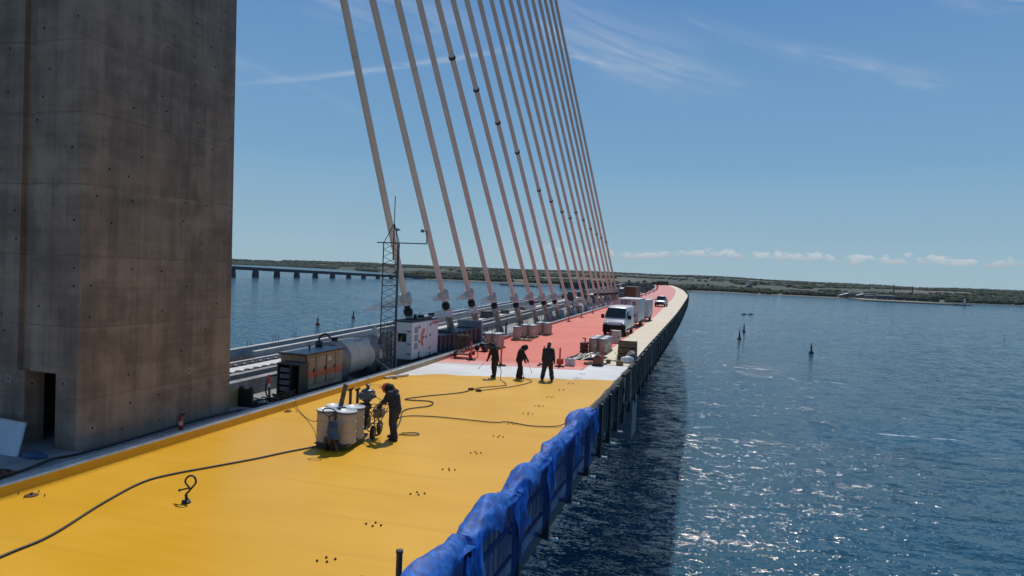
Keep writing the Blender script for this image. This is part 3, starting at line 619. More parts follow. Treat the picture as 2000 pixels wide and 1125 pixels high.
ords = 'first second third fourth fifth sixth seventh eighth ninth tenth eleventh twelfth thirteenth fourteenth fifteenth sixteenth seventeenth eighteenth'.split()
random.seed(21)
def film(b, c, w, h, flap):
    """crumpled film: a sleeve round c plus a flap blown to -x"""
    c = Vector(c); ph = random.uniform(0, 9)
    def P(u, v):
        a = 2 * pi * u; q = noise.noise((cos(a) * 1.6 + ph, sin(a) * 1.6, v * 2.5)); r = w * (1 + .22 * q + .10 * sin(v * pi))
        return c + Vector((r * cos(a), r * sin(a), h * (v - .5) + .1 * q))
    b.grid(P, 18, 7, False)
    if flap > 0:
        def Q(u, v):
            q = noise.noise((u * 3 + ph, v * 2.2, 4)); return c + Vector((-w * .6 - flap * u, .25 * sin(u * 5 + ph) * u + .12 * q, -.28 * flap * u + (v - .5) * h * (1.1 - .75 * u) + .22 * q * u - .05 * sin(v * 8 + ph)))
        b.grid(Q, 14, 7, False)
for i, (y, z, s) in enumerate(anch):
    dirv = Vector((0, -1, s)).normalized(); base = Vector((-17, y, z)); foot = base - dirv * ((z + .45) / dirv.z); topz = 39 + i * 1.42; tp = base + dirv * ((topz - z) / dirv.z)
    lab = f'pale stay cable, {ords[i]} from the pylon, ' + ('with an open white damper sleeve and blown film' if i < 3 else 'carrying a thin dark ring high up' if ringz[i] else 'plain along its length')
    st_ = thing('stay_cable', lab, 'stay cable', tuple(foot), 0, 'stay cables fanning from the pylon')
    rad = .178 if i < 8 else .165
    b = MB(); b.tube([base + (tp - base) * u for u in (0, .25, .5, .75, 1)], rad, 14, False)
    b.build('sheath', SHEATH, st_, world=True)
    b = MB(); k0 = 4 + (i % 5) * 1.7
    for kk in range(5): q = base + dirv * (k0 + kk * 9.2); b.cyl(q, q + dirv * .05, rad * 1.03, n=14)
    b.build('weld_seam', mat('weld_seam', (.5, .44, .39), .5), st_, world=True)
    if ringz[i]:
        q = base + dirv * ((ringz[i] - z) / dirv.z); b = MB(); b.cyl(q - dirv * .09, q + dirv * .09, rad * 1.28, n=14); b.build('ring', RING, st_, world=True)
    low = i in (8, 9, 10, 11)
    def along(a0): return base - dirv * a0
    b = MB(); b.tube([along(-.02), along(.0), along(.5), along(.62)], [.25, .36, .36, .28], 16); b.build('damper_cap', CAPM, st_, world=True)
    L = (base - foot).length; a0 = .62
    if not low:
        b = MB(); b.tube([along(.6), along(1.15)], .17, 12); b.tube([along(1.0), along(1.05), along(1.3), along(1.34)], [.2, .27, .27, .2], 14); b.build('damper', BLACKR, st_, world=True); a0 = 1.3
    b = MB(); npts = 9; pts = [along(a0 + (L - a0) * k / (npts - 1)) for k in range(npts)]
    b.tube(pts, [(.23 + .05 * k / npts) * random.uniform(.9, 1.14) for k in range(npts)], 14); b.build('anchor_tube', WRAP, st_, world=True)
    if i > 5:
        q = foot + Vector((0, 0, .1)); b = MB(); b.lathe(q, [(.95, -.2), (.75, .25), (.42, .9), (.30, 1.3)], 14); b.build('anchor_skirt', mat('skirt_sheet', (.27, .27, .265), .6, var=.3, scale=3, bump=.6), st_, world=True)
    fl = [2.6, .55, .85, 1.05, 0, .45, 1.1, 1.1, 0, 0, 0, 0, 0, .6, 0, .5, 0, .4][i]
    b = MB(); film(b, along(.45), .33, .5, fl); b.build('loose_film', FILM, st_, world=True)
    if i in (1, 2, 5, 7): b = MB(); film(b, along(1.75), .34, .6, [0, .75, .35, 0, 0, .6, 0, .3][i]); b.build('loose_film', FILM, st_, world=True)
    if i > 8: b = MB(); film(b, foot + Vector((random.uniform(-.3, .5), random.uniform(-.4, .4), .6)), .6, 1.0, .5); b.build('loose_film', FILM, st_, world=True)
# ------------------------------------------------------------------ deck edge: scaffold posts, guard panels, nets
random.seed(5)
POSTM = mat('scaffold_post_paint', (.012, .014, .022), .5, var=.3, scale=5)
SLAT = mat('guard_board', (.34, .26, .19), .8, var=.45, scale=3, stretch=(1, 1, .3), dirt=.4)
NETD = None
def netmat(name, col, alpha, shine=.4, sc=1.0):
    m, t, p = newmat(name); tc = t.new('ShaderNodeTexCoord').outputs['Object']
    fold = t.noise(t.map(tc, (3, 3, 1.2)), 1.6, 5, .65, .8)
    c = t.mix(t.ramp(fold, .3, .72), tuple(k * .55 for k in col), tuple(min(1, k * 1.35) for k in col))  # light and dark of the folds mixed into the net colour
    d_ = t.new('ShaderNodeBsdfTranslucent'); t.put(d_.inputs[0], c); mx = t.new('ShaderNodeMixShader'); mx.inputs[0].default_value = .35
    t.put(p.inputs['Base Color'], c); p.inputs['Roughness'].default_value = shine
    rn_ = t.new('ShaderNodeTexNoise', noise_type='RIDGED_MULTIFRACTAL'); t.put(rn_.inputs['Vector'], t.map(tc, (1, .7, .8), rot=(.3, .2, .4))); rn_.inputs['Scale'].default_value = 2.6; rn_.inputs['Detail'].default_value = 4; rn_.inputs['Roughness'].default_value = .6
    t.put(p.inputs['Normal'], t.bump(rn_.outputs[0], 1.0, .035))
    out = m.node_tree.nodes['Material Output']; tr = t.new('ShaderNodeBsdfTransparent'); m2 = t.new('ShaderNodeMixShader')
    t.put(m2.inputs[0], t.m('MINIMUM', t.m('ADD', alpha, t.m('MULTIPLY', fold, (1 - alpha) * sc)), 1.0))
    t.l.new(p.outputs[0], mx.inputs[1]); t.l.new(d_.outputs[0], mx.inputs[2]); t.l.new(tr.outputs[0], m2.inputs[1]); t.l.new(mx.outputs[0], m2.inputs[2]); t.l.new(m2.outputs[0], out.inputs[0])
    return m
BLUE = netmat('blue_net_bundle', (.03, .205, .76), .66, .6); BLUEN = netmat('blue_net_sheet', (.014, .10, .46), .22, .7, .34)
DKN = netmat('dark_green_net', (.020, .030, .030), .60, .6)
posts_y = [9.2, 11.9, 15.2, 18.2, 21.3, 24.4, 27.2, 29.6, 32.0]
pt = None
def near_post(y, lab):
    o = thing('scaffold_post', lab, 'scaffold post', (-4.12, y, -2.1), 0, 'scaffold posts hanging at the deck edge')
    b = MB(); b.box(-.09, .09, -.11, .11, 0, 2.12); b.build('upright', POSTM, o, bevel=.01)
    b = MB(); b.bar((-.36, 0, .05), (.05, 0, .05), .10); b.bar((-.36, 0, 1.2), (.05, 0, 1.2), .08); b.build('bracket', POSTM, o)
    b = MB(); b.cyl((.05, .05, -.02), (.26, .12, -.06), .045, n=7); b.ball((.27, .13, -.06), .06, 8, 6); b.cyl((.04, .16, -.08), (.13, .2, -.1), .04, n=7); b.build('clamp_end', WHITE, o)
    return o
words_ = ['lowest in the picture', 'second from the bottom', 'third from the bottom', 'fourth from the bottom', 'fifth from the bottom', 'sixth, just past the blue nets', 'seventh, under the dark net', 'eighth, near the cross beam', 'ninth, beside the cross beam']
for y, w_ in zip(posts_y, words_): near_post(y, 'near black scaffold post on the deck edge, ' + w_)
for i, (y0, y1) in enumerate(zip(posts_y[:6], posts_y[1:6])):
    g = thing('edge_guard', ['slatted board guard panel behind the blue net at the picture bottom', 'slatted guard panel behind the second blue net', 'slatted guard panel behind the third blue net', 'slatted guard panel behind the fourth blue net', 'slatted guard panel behind the farthest blue net'][i], 'guard panel', (-4.3, (y0 + y1) / 2, -1.5), 0, 'guard panels along the deck edge')
    n = int((y1 - y0) / .37)
    for k in range(n):
        y = y0 + .2 + k * .37; b = MB(); z1 = .14 + random.uniform(-.03, .05); b.box(-4.30, -4.265, y, y + .19, -1.45, z1); b.build('board', SLAT, g, world=True)
    b = MB(); b.box(-4.262, -4.2, y0 + .12, y1 - .12, .02, .13); b.box(-4.262, -4.2, y0 + .12, y1 - .12, -.72, -.60); b.box(-4.262, -4.2, y0 + .12, y1 - .12, -1.44, -1.36); b.build('rail', POSTM, g, world=True)
def blue_net(y0, y1, hump, label, seed, hy=.25):
    """net bundled over the guard rail; hump = how far the wind lifts the folded top"""
    o = thing('debris_net', label, 'debris net', (-4.2, (y0 + y1) / 2, -1.5), 0, 'blue nets on the deck edge')
    L = y1 - y0; b = MB()
    def ridge(x, y, z): return 1 - 2.2 * abs(noise.noise((x, y, z)))
    def P(u, v):
        y = y0 + L * u + .10 * noise.noise((v * 3, seed, u * 4)); env = exp(-((u - hy) / .26) ** 2) * hump * .85 + .07 + .05 * sin(u * 7 + seed)
        env *= min(1, 6 * u + .25) * min(1, 7 * (1 - u) + .2)
        r1 = ridge(u * L * .7 + v * 1.1, v * 1.6, seed); r2 = ridge(u * L * 1.5 - v * 2.6, v * 2.2 + u * L * .5, seed + 3); r3 = ridge(u * L * 4 + v * 5, v * 5, seed + 6)
        k = .06 * r1 + .045 * r2 + .012 * r3
        a = pi * (1.06 - 1.10 * v); w_ = .14 + .26 * env
        xx = -4.27 + w_ * cos(a) + k * cos(a); zz = .02 + (.12 + .66 * env) * max(-.25, sin(a)) + k * abs(sin(a))
        if v > .85: zz -= (v - .85) * (.1 + 1.5 * noise.noise((u * L * 1.7, 2, seed))); xx = max(xx, -4.0)
        return Vector((xx, y, zz))
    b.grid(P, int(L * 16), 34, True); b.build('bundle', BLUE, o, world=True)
    b = MB()
    def Q(u, v):
        y = y0 + L * u; low = -1.62 - .25 * noise.noise((y * .7, seed, 0)) + .25 * abs(2 * u - 1); z = .12 + (low - .12) * v
        q = noise.noise((y * 1.5, z * .8, seed + 9)); return Vector((-3.96 + .04 * q + .02 * sin(y * 9 + z * 2), y, z))
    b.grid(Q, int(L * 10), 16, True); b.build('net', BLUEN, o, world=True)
    b = MB()
    for k in range(2):
        yy = y1 - .3 - k * .5
        b.grid(lambda u, v: Vector((-3.92 + .1 * noise.noise((u * 3, v * 2, seed + k)), yy + (u - .5) * .34 * (1 - .4 * v) + .25 * v * v, .28 - .15 * k - 1.0 * v + .06 * sin(u * 9))), 6, 10)
    b.build('loose_flap', BLUE, o, world=True)
blue_net(8.2, 12.1, .58, 'blue net with the biggest wind blown hump at the bottom of the picture', 1.3, .52)
blue_net(11.9, 15.3, .46, 'blue net with a long crumpled bundle, second from the bottom', 5.1, .38)
blue_net(15.0, 18.3, .52, 'blue net with a rounded hump, middle of the five', 8.7, .28)
blue_net(18.1, 21.9, .24, 'blue net lying flattest along its rail, fourth from the bottom', 12.9, .3)
blue_net(21.6, 25.4, .55, 'farthest blue net with a tall hump where the hose ends', 17.2, .32)
# black standpipe stubs near the bottom edge
for i, (x, y, h) in enumerate(((-4.62, 9.9, .62), (-5.08, 9.55, .25))):
    b = MB(); b.lathe((x, y, -.01), [(.10, 0), (.10, .02), (.05, .03), (.05, h), (.058, h + .01), (.058, h + .06), (.04, h + .06)], 14); tag(b.build('pipe_stub', DARK), 'black upright pipe stub at the bottom edge, ' + ('taller, against the blue net' if i == 0 else 'shorter, standing on the yellow deck'), 'pipe')
def dark_net(y0, y1, label, seed):
    o = thing('debris_net', label, 'debris net', (RE((y0 + y1) / 2) + .2, (y0 + y1) / 2, -1.5), 0, 'dark nets on the deck edge'); b = MB(); L = y1 - y0
    def Q(u, v):
        y = y0 + L * u; top = .03 + .06 * sin(u * pi) + .05 * noise.noise((y * 2, seed, 1)); low = -1.55 + .45 * noise.noise((y * .8, seed, 2)); q = noise.noise((y * 2.2, v * 1.2, seed))
        if v < .15: return Vector((RE(y) - .02 + .30 * v / .15, y, top - .02 * (1 - v / .15)))
        return Vector((RE(y) + .28 + .07 * q + .03 * sin(y * 7), y, top + (low - top) * (v - .15) / .85))
    b.grid(Q, int(L * 8), 16); b.build('net', DKN, o, world=True)
    b = MB(); b.sweep([y0 + L * k / 6 for k in range(7)], lambda y: [(RE(y) + .02, .0), (RE(y) + .08, .0), (RE(y) + .08, .07), (RE(y) + .02, .07)]); b.build('edge_tube', DARK, o, world=True)
ys_ = [25.3, 28.5, 31.6, 34.8, 38.0, 41.2, 44.6]
for i, (a, c_) in enumerate(zip(ys_, ys_[1:])): dark_net(a, c_, 'dark green net hanging on the deck edge, ' + ['first after the blue nets', 'second after the blue nets', 'beside the yellow to white join', 'beside the white coat', 'below the small brown box', 'below the timber crates'][i], i * 3.1)
# the long row of hanging posts with net strips
STRIP = mat('pale_sheet_strip', (.24, .24, .235), .6, var=.4, scale=2)
for kind in (0, 1, 2):
    pass
def far_post(kind):
    o = thing('edge_scaffold', 'dark hanging scaffold post with net strips along the curved walkway edge', 'scaffold post', (0, 0, 0), 0, 'scaffold posts along the far deck edge')
    b = MB(); b.box(.12, .30, -.10, .10, -2.35, .16); b.bar((-.1, 0, -.4), (.2, 0, -.4), .1); b.bar((-.1, 0, -2.0), (.2, 0, -2.0), .1); b.box(.17, .24, -.1, 3.1, -.02, .05); b.build('upright', POSTM, o)
    b = MB(); s = kind * 7.7
    b.grid(lambda u, v: Vector((.34 + .08 * noise.noise((u * 4, v * 2, s)), .2 + u * (1.9 + .5 * kind), .12 - (1.7 + .4 * noise.noise((u * 3, s, 0))) * v)), 8, 8); b.build('net_strip', DKN, o)
    b = MB(); b.grid(lambda u, v: Vector((.30 + .06 * noise.noise((u * 3, v * 3, s + 2)), -.55 + u * .42, .05 - (1.3 + .4 * kind) * v)), 4, 8); b.build('pale_strip', STRIP, o)
    return o
protos = [far_post(k) for k in range(3)]; y = 35.0; i = 0
while y < 520:
    a_ = atan2(RE(y + 1) - RE(y - 1), 2.0); loc = (RE(y), y, ZD(y)); rz = -a_
    if i < 3: protos[i].location = loc; protos[i].rotation_euler = (0, 0, rz)
    else: dup(protos[random.randrange(3)], loc, rz)
    y += 3.0 if y < 200 else 4.0; i += 1
# small guard rail at the far bend
b = MB(); yl = [225 + 5 * k for k in range(28)]
for k, y in enumerate(yl): b.cyl((RE(y) - .25, y, ZD(y)), (RE(y) - .25, y, 1.1 + ZD(y)), .05, n=5)
for hz in (.55, 1.08): b.tube([(RE(y) - .25, y, hz + ZD(y)) for y in yl], .035, 5)
tag(b.build('guard_rail', DARK), 'thin dark guard rail along the far bend of the cream walkway', 'guard rail')
# ------------------------------------------------------------------ people
SKIN = mat('skin', (.42, .25, .18), .5, var=.06); CLOTH = mat('navy_coverall', (.020, .024, .036), .85, var=.4, scale=7, bump=.6, bscale=9, dirt=.25, dirtcol=(.05, .05, .055))
CLOTHB = mat('olive_black_coverall', (.014, .013, .011), .85, var=.4, scale=7, bump=.6, bscale=9, dirt=.35, dirtcol=(.05, .04, .02)); BOOT = mat('work_boot', (.030, .022, .015), .7, var=.3, scale=12); HOODM = mat('black_hood', (.007, .007, .008), .8, var=.3, scale=9)
GLOVE = mat('dark_glove', (.02, .02, .022), .8); HELM = mat('orange_helmet', (.68, .10, .05), .35, var=.05)
def ik(a, c, l1, l2, pole):
    a, c = Vector(a), Vector(c); d = c - a; L = min(d.length, (l1 + l2) * .999); d.normalize(); x = (l1 * l1 - l2 * l2 + L * L) / (2 * L); h = sqrt(max(0, l1 * l1 - x * x))
    pl = Vector(pole); pl = (pl - d * pl.dot(d)).normalized(); return a + d * x + pl * h, a + d * L
class Body(MB):
    def cap(s, p, q, r0, r1, n=12):
        p, q = Vector(p), Vector(q); d = (q - p).normalized(); pts = []; rs = []
        for k in range(4): a = pi / 2 * k / 4; pts.append(p - d * r0 * cos(a)); rs.append(max(.002, r0 * sin(a)))
        pts.append(p); rs.append(r0); pts.append(q); rs.append(r1)
        for k in range(1, 5): a = pi / 2 * k / 4; pts.append(q + d * r1 * sin(a)); rs.append(max(.002, r1 * cos(a)))
        s.tube(pts, rs, n)
def hand(b, wrist, direction, palm_n, side, k=1.0, curl=.5):
    """palm, four unequal bent fingers and a thumb off the side of the palm"""
    d = Vector(direction).normalized(); n = Vector(palm_n); n = (n - d * n.dot(d)).normalized(); sd_ = d.cross(n) * side; w_ = Vector(wrist)
    for o in (-.025, -.008, .010, .026): b.cap(w_ + sd_ * o * .7, w_ + d * .075 + sd_ * o, .017 * k, .014 * k, 8)
    for o, L in ((-.030, .060), (-.011, .076), (.009, .072), (.028, .066)):
        p0 = w_ + d * .085 + sd_ * o; a = p0; an = curl * .7
        for seg, f in ((.45, 1.0), (.32, .92), (.23, .8)):
            q = a + (d * cos(an) + n * sin(an)) * L * seg; b.cap(a, q, .0092 * k * f, .0084 * k * f, 7); a = q; an += curl
    a = w_ + d * .022 + sd_ * .036; q = a + (d * .55 + sd_ * .6 + n * .4).normalized() * .042; b.cap(a, q, .0125 * k, .011 * k, 7); b.cap(q, q + (d * .8 + n * .5).normalized() * .034, .0105 * k, .009 * k, 7)
def voxel(o, size, sm=2, disp=0.0, ds=.2):
    r = o.modifiers.new('Remesh', 'REMESH'); r.mode = 'VOXEL'; r.voxel_size = size; r.use_smooth_shade = True
    s = o.modifiers.new('Smooth', 'SMOOTH'); s.iterations = sm; s.factor = .5
    if disp:
        tx = bpy.data.textures.new('fold', 'CLOUDS'); tx.noise_scale = ds; tx.noise_depth = 2; dm = o.modifiers.new('Displace', 'DISPLACE'); dm.texture = tx; dm.strength = disp; dm.mid_level = .5; dm.texture_coords = 'LOCAL'
def person(label, loc, rz, lean, neck, feet, hands, cloth, headgear, loose=1.0, H=1.0, hips=.93, side=0.0):
    """local frame: x to the figure's right, y forward. feet/hands: (right, left) targets"""
    pel = Vector((side * .3, -.16 * lean, hips)); up = Vector((0, sin(lean), cos(lean))); fw = Vector((0, cos(lean), -sin(lean)))
    up2 = Vector((0, sin(lean * 1.35), cos(lean * 1.35)))
    waist = pel + up * .13; chest = waist + up * .20; sh = chest + up2 * .19; nk = sh + up2 * .06
    nd = Vector((0, sin(neck), cos(neck))); nf = Vector((0, cos(neck), -sin(neck))); hb = nk + nd * .07; hc = hb + nd * .105 + nf * .03; rx = Vector((1, 0, 0))
    SH = [sh + rx * s * .185 - up2 * .03 for s in (1, -1)]; HP = [pel + rx * s * .095 for s in (1, -1)]
    arms = []; legs = []
    for s, a, h in zip((1, -1), SH, hands): e, w_ = ik(a, h, .29, .255, (s * .5, -1, -.25)); arms.append((a, e, w_))
    for s, a, f_ in zip((1, -1), HP, feet): k, an = ik(a, (f_[0], f_[1], .085 + (f_[2] if len(f_) > 2 else 0)), .43, .425, (s * .12, 1, 0)); legs.append((a, k, an))
    b = Body()
    b.cap(pel, waist, .13, .12); b.cap(waist, chest, .12, .135); b.cap(chest, sh, .135, .10); b.cap(SH[0], SH[1], .062, .062); b.cap(nk - up2 * .05, hb, .058, .055)
    b.ball(hc, (.076, .095, .105), 14, 10); b.cap(hc + nf * .05 - nd * .06, hc + nf * .075 - nd * .085, .045, .035); b.cap(hc + nf * .092 + nd * .012, hc + nf * .112 - nd * .018, .011, .016, 8)
    for s in (1, -1): b.ball(hc + rx * s * .078 - nd * .012, (.012, .022, .032), 8, 6); b.ball(hc + nf * .082 + rx * s * .032 + nd * .005, .013, 8, 6)
    for (a, e, w_), s in zip(arms, (1, -1)):
        b.cap(a, e, .052, .041); b.cap(e, w_, .041, .028); hand(b, w_ + (w_ - e).normalized() * .012, (w_ - e), (-s * .5, .6, -.3), s)
    for a, k, an in legs:
        b.cap(a, k, .088, .056); b.cap(k, an, .056, .040); b.cap(an + Vector((0, -.04, -.05)), an + Vector((0, .15, -.055)), .036, .030)
    o = b.build('person', SKIN); o.location = loc; o.rotation_euler = (0, 0, rz); o.scale = (H, H, H); tag(o, label, 'person'); voxel(o, .0075, 1)
    b = Body(); g = loose
    b.cap(pel - up * .03, waist, .165 * g, .160 * g); b.cap(waist, chest, .160 * g, .172 * g); b.cap(chest, sh - up2 * .04, .172 * g, .135 * g); b.cap(SH[0], SH[1], .085, .085); b.cap(chest + rx * .07, sh + rx * .12 - up2 * .07, .12, .09); b.cap(chest - rx * .07, sh - rx * .12 - up2 * .07, .12, .09)
    b.cap(pel + rx * .07 - up * .02, pel - rx * .07 - up * .02, .135 * g, .135 * g); b.cap(sh, nk, .09, .082)
    for a, e, w_ in arms: b.cap(a, e, .080 * g, .066 * g); b.cap(e, e + (w_ - e) * .9, .066 * g, .052 * g)
    for a, k, an in legs: b.cap(a, k, .122 * g, .092 * g); b.cap(k, an + Vector((0, 0, .03)), .092 * g, .088 * g)
    c = b.build('coverall', cloth, o); voxel(c, .018, 2, .035, .11)
    for s, (a, k, an) in zip((1, -1), legs):
        b = Body(); b.cap(an + Vector((0, -.035, -.045)), an + Vector((0, .16, -.05)), .048, .040); b.cap(an + Vector((0, -.03, -.03)), an + Vector((0, -.02, .06)), .056, .066)
        lo = an.z - .085; b.box(an.x - .047, an.x + .047, an.y - .08, an.y + .20, lo, lo + .028); q = b.build('boot', BOOT, o); voxel(q, .012, 1)
    for s, (a, e, w_) in zip((1, -1), arms):
        b = Body(); b.cap(e + (w_ - e) * .82, w_, .040, .036); hand(b, w_ + (w_ - e).normalized() * .012, (w_ - e), (-s * .5, .6, -.3), s, 1.28); q = b.build('glove', GLOVE, o); voxel(q, .007, 1)
    if 'hood' in headgear:
        b = Body(); b.cap(hc + nd * .015 - nf * .02, hc - nd * .10 - nf * .045, .118, .112); b.cap(hb - nf * .04, sh - up2 * .03, .105, .125); b.cap(hc + nd * .05 + nf * .05, hc + nd * .03 + nf * .085, .066, .05); q = b.build('hood', HOODM, o); voxel(q, .015, 2, .02, .09)
        b = Body(); b.ball(hc + nf * .095 - nd * .05, (.058, .05, .06), 12, 8); b.cap(hc + nf * .12 - nd * .06 + rx * .05, hc + nf * .12 - nd * .07 + rx * .09, .035, .035); b.cap(hc + nf * .12 - nd * .06 - rx * .05, hc + nf * .12 - nd * .07 - rx * .09, .035, .035); b.build('breathing_mask', DARK, o)
    if 'helmet' in headgear:
        b = MB(); R = Matrix((rx, nf, nd)).transposed(); prof = [(.150, -.006), (.150, .006), (.126, .012), (.122, .06), (.10, .10), (.06, .125), (.001, .133)]
        bb = MB(); bb.lathe((0, 0, 0), prof, 20); bb.v = [tuple(R @ Vector((v[0] * (1 if True else 1), v[1] * 1.12 + .02, v[2])) + hc + nd * .03) for v in bb.v]; bb.build('helmet', HELM, o)
    if 'cap' in headgear:
        b = Body(); b.ball(hc + nd * .03 - nf * .005, (.098, .112, .10), 14, 10); b.cap(hc + nd * .05 + nf * .09, hc + nd * .035 + nf * .15, .05, .035); b.cap(nk + nd * .01 - nf * .03, hb - nf * .03, .082, .09); q = b.build('hood', HOODM, o); voxel(q, .015, 2)
        b = MB()
        for s in (1, -1): b.lathe(hc + rx * s * .085, [(.034, -.018), (.038, 0), (.034, .018)], 12, 'X')
        b.tube([hc + rx * .09 + nd * .0, hc + rx * .07 + nd * .10, hc + nd * .138, hc - rx * .07 + nd * .10, hc - rx * .09], .012, 7); b.build('ear_defenders', WHITE, o)
    return o, arms
HP_ = pi
# at the drums: seen from the side, stooping to the left of the picture
p1, a1 = person('stooping worker in a red helmet and dark coverall at the sprayer beside the drums', (-9.03, 18.62, 0), radians(86), .19, 1.15, ((.16, .10), (-.16, -.14)), ((.10, .46, 1.04), (-.12, .42, .98)), CLOTH, ('hood_none', 'helmet', 'hood'), 1.16, 1.0, .92)
p2, a2 = person('hooded worker with a spray lance, leftmost of the three on the white coat', (-10.02, 31.5, 0), radians(72), .22, .95, ((.12, .10), (-.10, -.06)), ((.18, .34, .78), (-.24, .26, .84)), CLOTHB, ('hood',), 1.1, 1.0, .93)
p3, a3 = person('hooded worker looking down along a lance, middle of the three on the white coat', (-8.87, 31.9, 0), radians(-78), .20, 1.0, ((.11, .06), (-.12, -.10)), ((.20, .30, .80), (-.16, .38, .88)), CLOTHB, ('hood',), 1.08, .97, .93)
p4, a4 = person('broad worker in a long dark coverall seen from behind, rightmost of the three', (-7.48, 31.95, 0), radians(6), .14, .62, ((.20, .02), (-.24, -.02)), ((.28, .20, .80), (-.30, .24, .78)), CLOTH, ('cap',), 1.18, 1.04, .93)
def lance(o, w_, direction, L, label):
    """lance in the worker's hand"""
    M = Matrix.Translation(o.location) @ Matrix.Rotation(o.rotation_euler.z, 4, 'Z') @ Matrix.Scale(o.scale[0], 4); g = M @ Vector(w_); d = Vector(direction).normalized()
    s = thing('spray_lance', label, 'spray lance', tuple(g)); b = MB(); b.cyl(g - d * .12, g + d * L, .010, n=7); b.build('wand', CHROME, s, world=True)
    b = MB(); b.cyl(g - d * .10, g + d * .10, .02, n=8); b.bar(g, g + Vector((0, 0, -.12)), .025); b.build('grip', DARK, s, world=True); b = MB(); b.cyl(g + d * L, g + d * (L + .07), .022, .012, n=8); b.build('nozzle', DARK, s, world=True); return g
g2 = lance(p2, a2[1][2], (-.55, -.15, -.62), .62, 'thin spray lance held out to the left by the leftmost worker')
g3 = lance(p3, a3[1][2], (.40, -.15, -.85), .62, 'thin spray lance held down by the middle worker')
# ------------------------------------------------------------------ drums and the sprayer
random.seed(33)
DRUM = mat('drum_paint', (.42, .345, .265), .5, var=.06, scale=1.5, dirt=.15, dirtcol=(.2, .16, .12)); DLID = mat('drum_lid', (.62, .63, .64), .35, var=.06)
PAL = mat('pallet_wood', (.30, .22, .13), .85, var=.3, scale=6, dirt=.4); BLUEP = mat('blue_cloth', (.035, .075, .16), .8, var=.3, scale=6)
def drum_parts(root, x, y, z, rr=.285, h=.90, name=None):
    prof = [(rr - .012, 0), (rr, .015), (rr, .03), (rr - .008, .05), (rr - .008, .12), (rr - .008, h * .28), (rr - .008, h * .31), (rr + .004, h * .325), (rr + .004, h * .345), (rr - .008, h * .36), (rr - .008, h * .40), (rr - .008, h * .58), (rr - .008, h * .63), (rr + .004, h * .645), (rr + .004, h * .665), (rr - .008, h * .68), (rr - .008, h * .72), (rr - .008, h * .86), (rr - .008, h - .05)]
    b = MB(); b.lathe((x, y, z), prof, 28); return b, prof
def drum(label, x, y, z, group, labelcol=False):
    o = thing('steel_drum', label, 'drum', (x, y, z), random.uniform(0, 6), group)
    b, pf = drum_parts(o, 0, 0, 0); b.build('shell', DRUM, o)
    b = MB(); b.lathe((0, 0, .85), [(.277, 0), (.289, .01), (.289, .05), (.268, .052), (.262, .035), (.001, .035)], 28); b.build('lid', DLID, o)
    b = MB(); b.lathe((0, 0, .845), [(.284, 0), (.294, .008), (.294, .022), (.284, .03)], 28); b.bar((.29, -.03, .86), (.29, .05, .86), .03); b.build('clamp_ring', DARK, o)
    b = MB(); b.grid(lambda u, v: Vector((.281 * cos(u * .7), .281 * sin(u * .7), .38 + .16 * v)), 6, 1); b.build('paper_label', mat('paper_label', (.62, .58, .50), .7, var=.2, scale=14), o)
    return o
def pallet(label, x, y, z, w, l, rz=0.0, group='pallets under the drums'):
    o = thing('pallet', label, 'pallet', (x, y, z), rz, group); b = MB()
    for k in range(5): xx = -w / 2 + (w - .12) * k / 4; b.box(xx, xx + .12, -l / 2, l / 2, .085, .105)
    b.build('deck_board', PAL, o); b = MB()
    for yy in (-l / 2 + .06, 0, l / 2 - .06): b.box(-w / 2, w / 2, yy - .05, yy + .05, .004, .084)
    b.build('bearer', PAL, o); return o
tk = thing('pallet_truck', 'hand pallet truck with a looped handle carrying four drums on the yellow deck', 'pallet truck', (-10.06, 16.95, 0), radians(8))
b = MB()
for s in (-1, 1): b.box(-.36 * s - .08, -.36 * s + .08, -.15, 1.3, .06, .12)
b.box(-.20, .20, -.22, -.14, .06, .34); b.box(-.44, .44, -.18, -.12, .05, .15); b.build('fork', DARK, tk)
b = MB(); b.box(-.52, .52, -.12, 1.35, .122, .16); b.build('load_deck', mat('load_deck', (.16, .13, .10), .8, var=.3, scale=6), tk)
b = MB(); b.tube([(0, -.26, .25), (0, -.30, .6), (0, -.36, .98)], .022, 8); b.tube(curve_pts([(0, -.36, .98), (-.15, -.38, 1.06), (-.17, -.39, 1.17), (-.06, -.40, 1.21), (.06, -.40, 1.21), (.17, -.39, 1.17), (.15, -.38, 1.06), (0, -.36, .98)], .05), .018, 8); b.build('handle', DARK, tk)
b = MB(); b.cyl((0, -.24, .15), (0, -.24, .42), .07, .06); b.bar((.08, -.22, .36), (.30, -.42, .06), .07, .05); b.build('lift_pump', RUST, tk)
for s in (-1, 1): b = MB(); b.lathe((s * .09, -.24, .10), [(.03, -.035), (.098, -.03), (.098, .03), (.03, .035)], 16, 'X'); b.build('wheel', BLACKR, tk)
dl = ['front drum on the pallet truck left of the looped handle', 'front drum on the pallet truck right of the looped handle', 'back drum on the pallet truck with the mixing paddle in it', 'back drum on the pallet truck nearest the sprayer wheels']
for (dx, dy), l in zip(((-.29, .17), (.29, .17), (-.29, .79), (.29, .79)), dl):
    ca, sa = cos(radians(8)), sin(radians(8)); drum(l, -10.06 + dx * ca - dy * sa, 16.95 + dx * sa + dy * ca, .162, 'drums on the pallet truck')
b = MB()
def J(u, v):
    a = -1.3 + 2.6 * u; r = .10 + .05 * noise.noise((u * 4, v * 4, 1)) + .03 * v; return Vector((-9.90 + r * sin(a) * 1.3, 16.70 - r * cos(a) - .04, .88 - .52 * v + .03 * noise.noise((u * 5, v * 5, 8))))
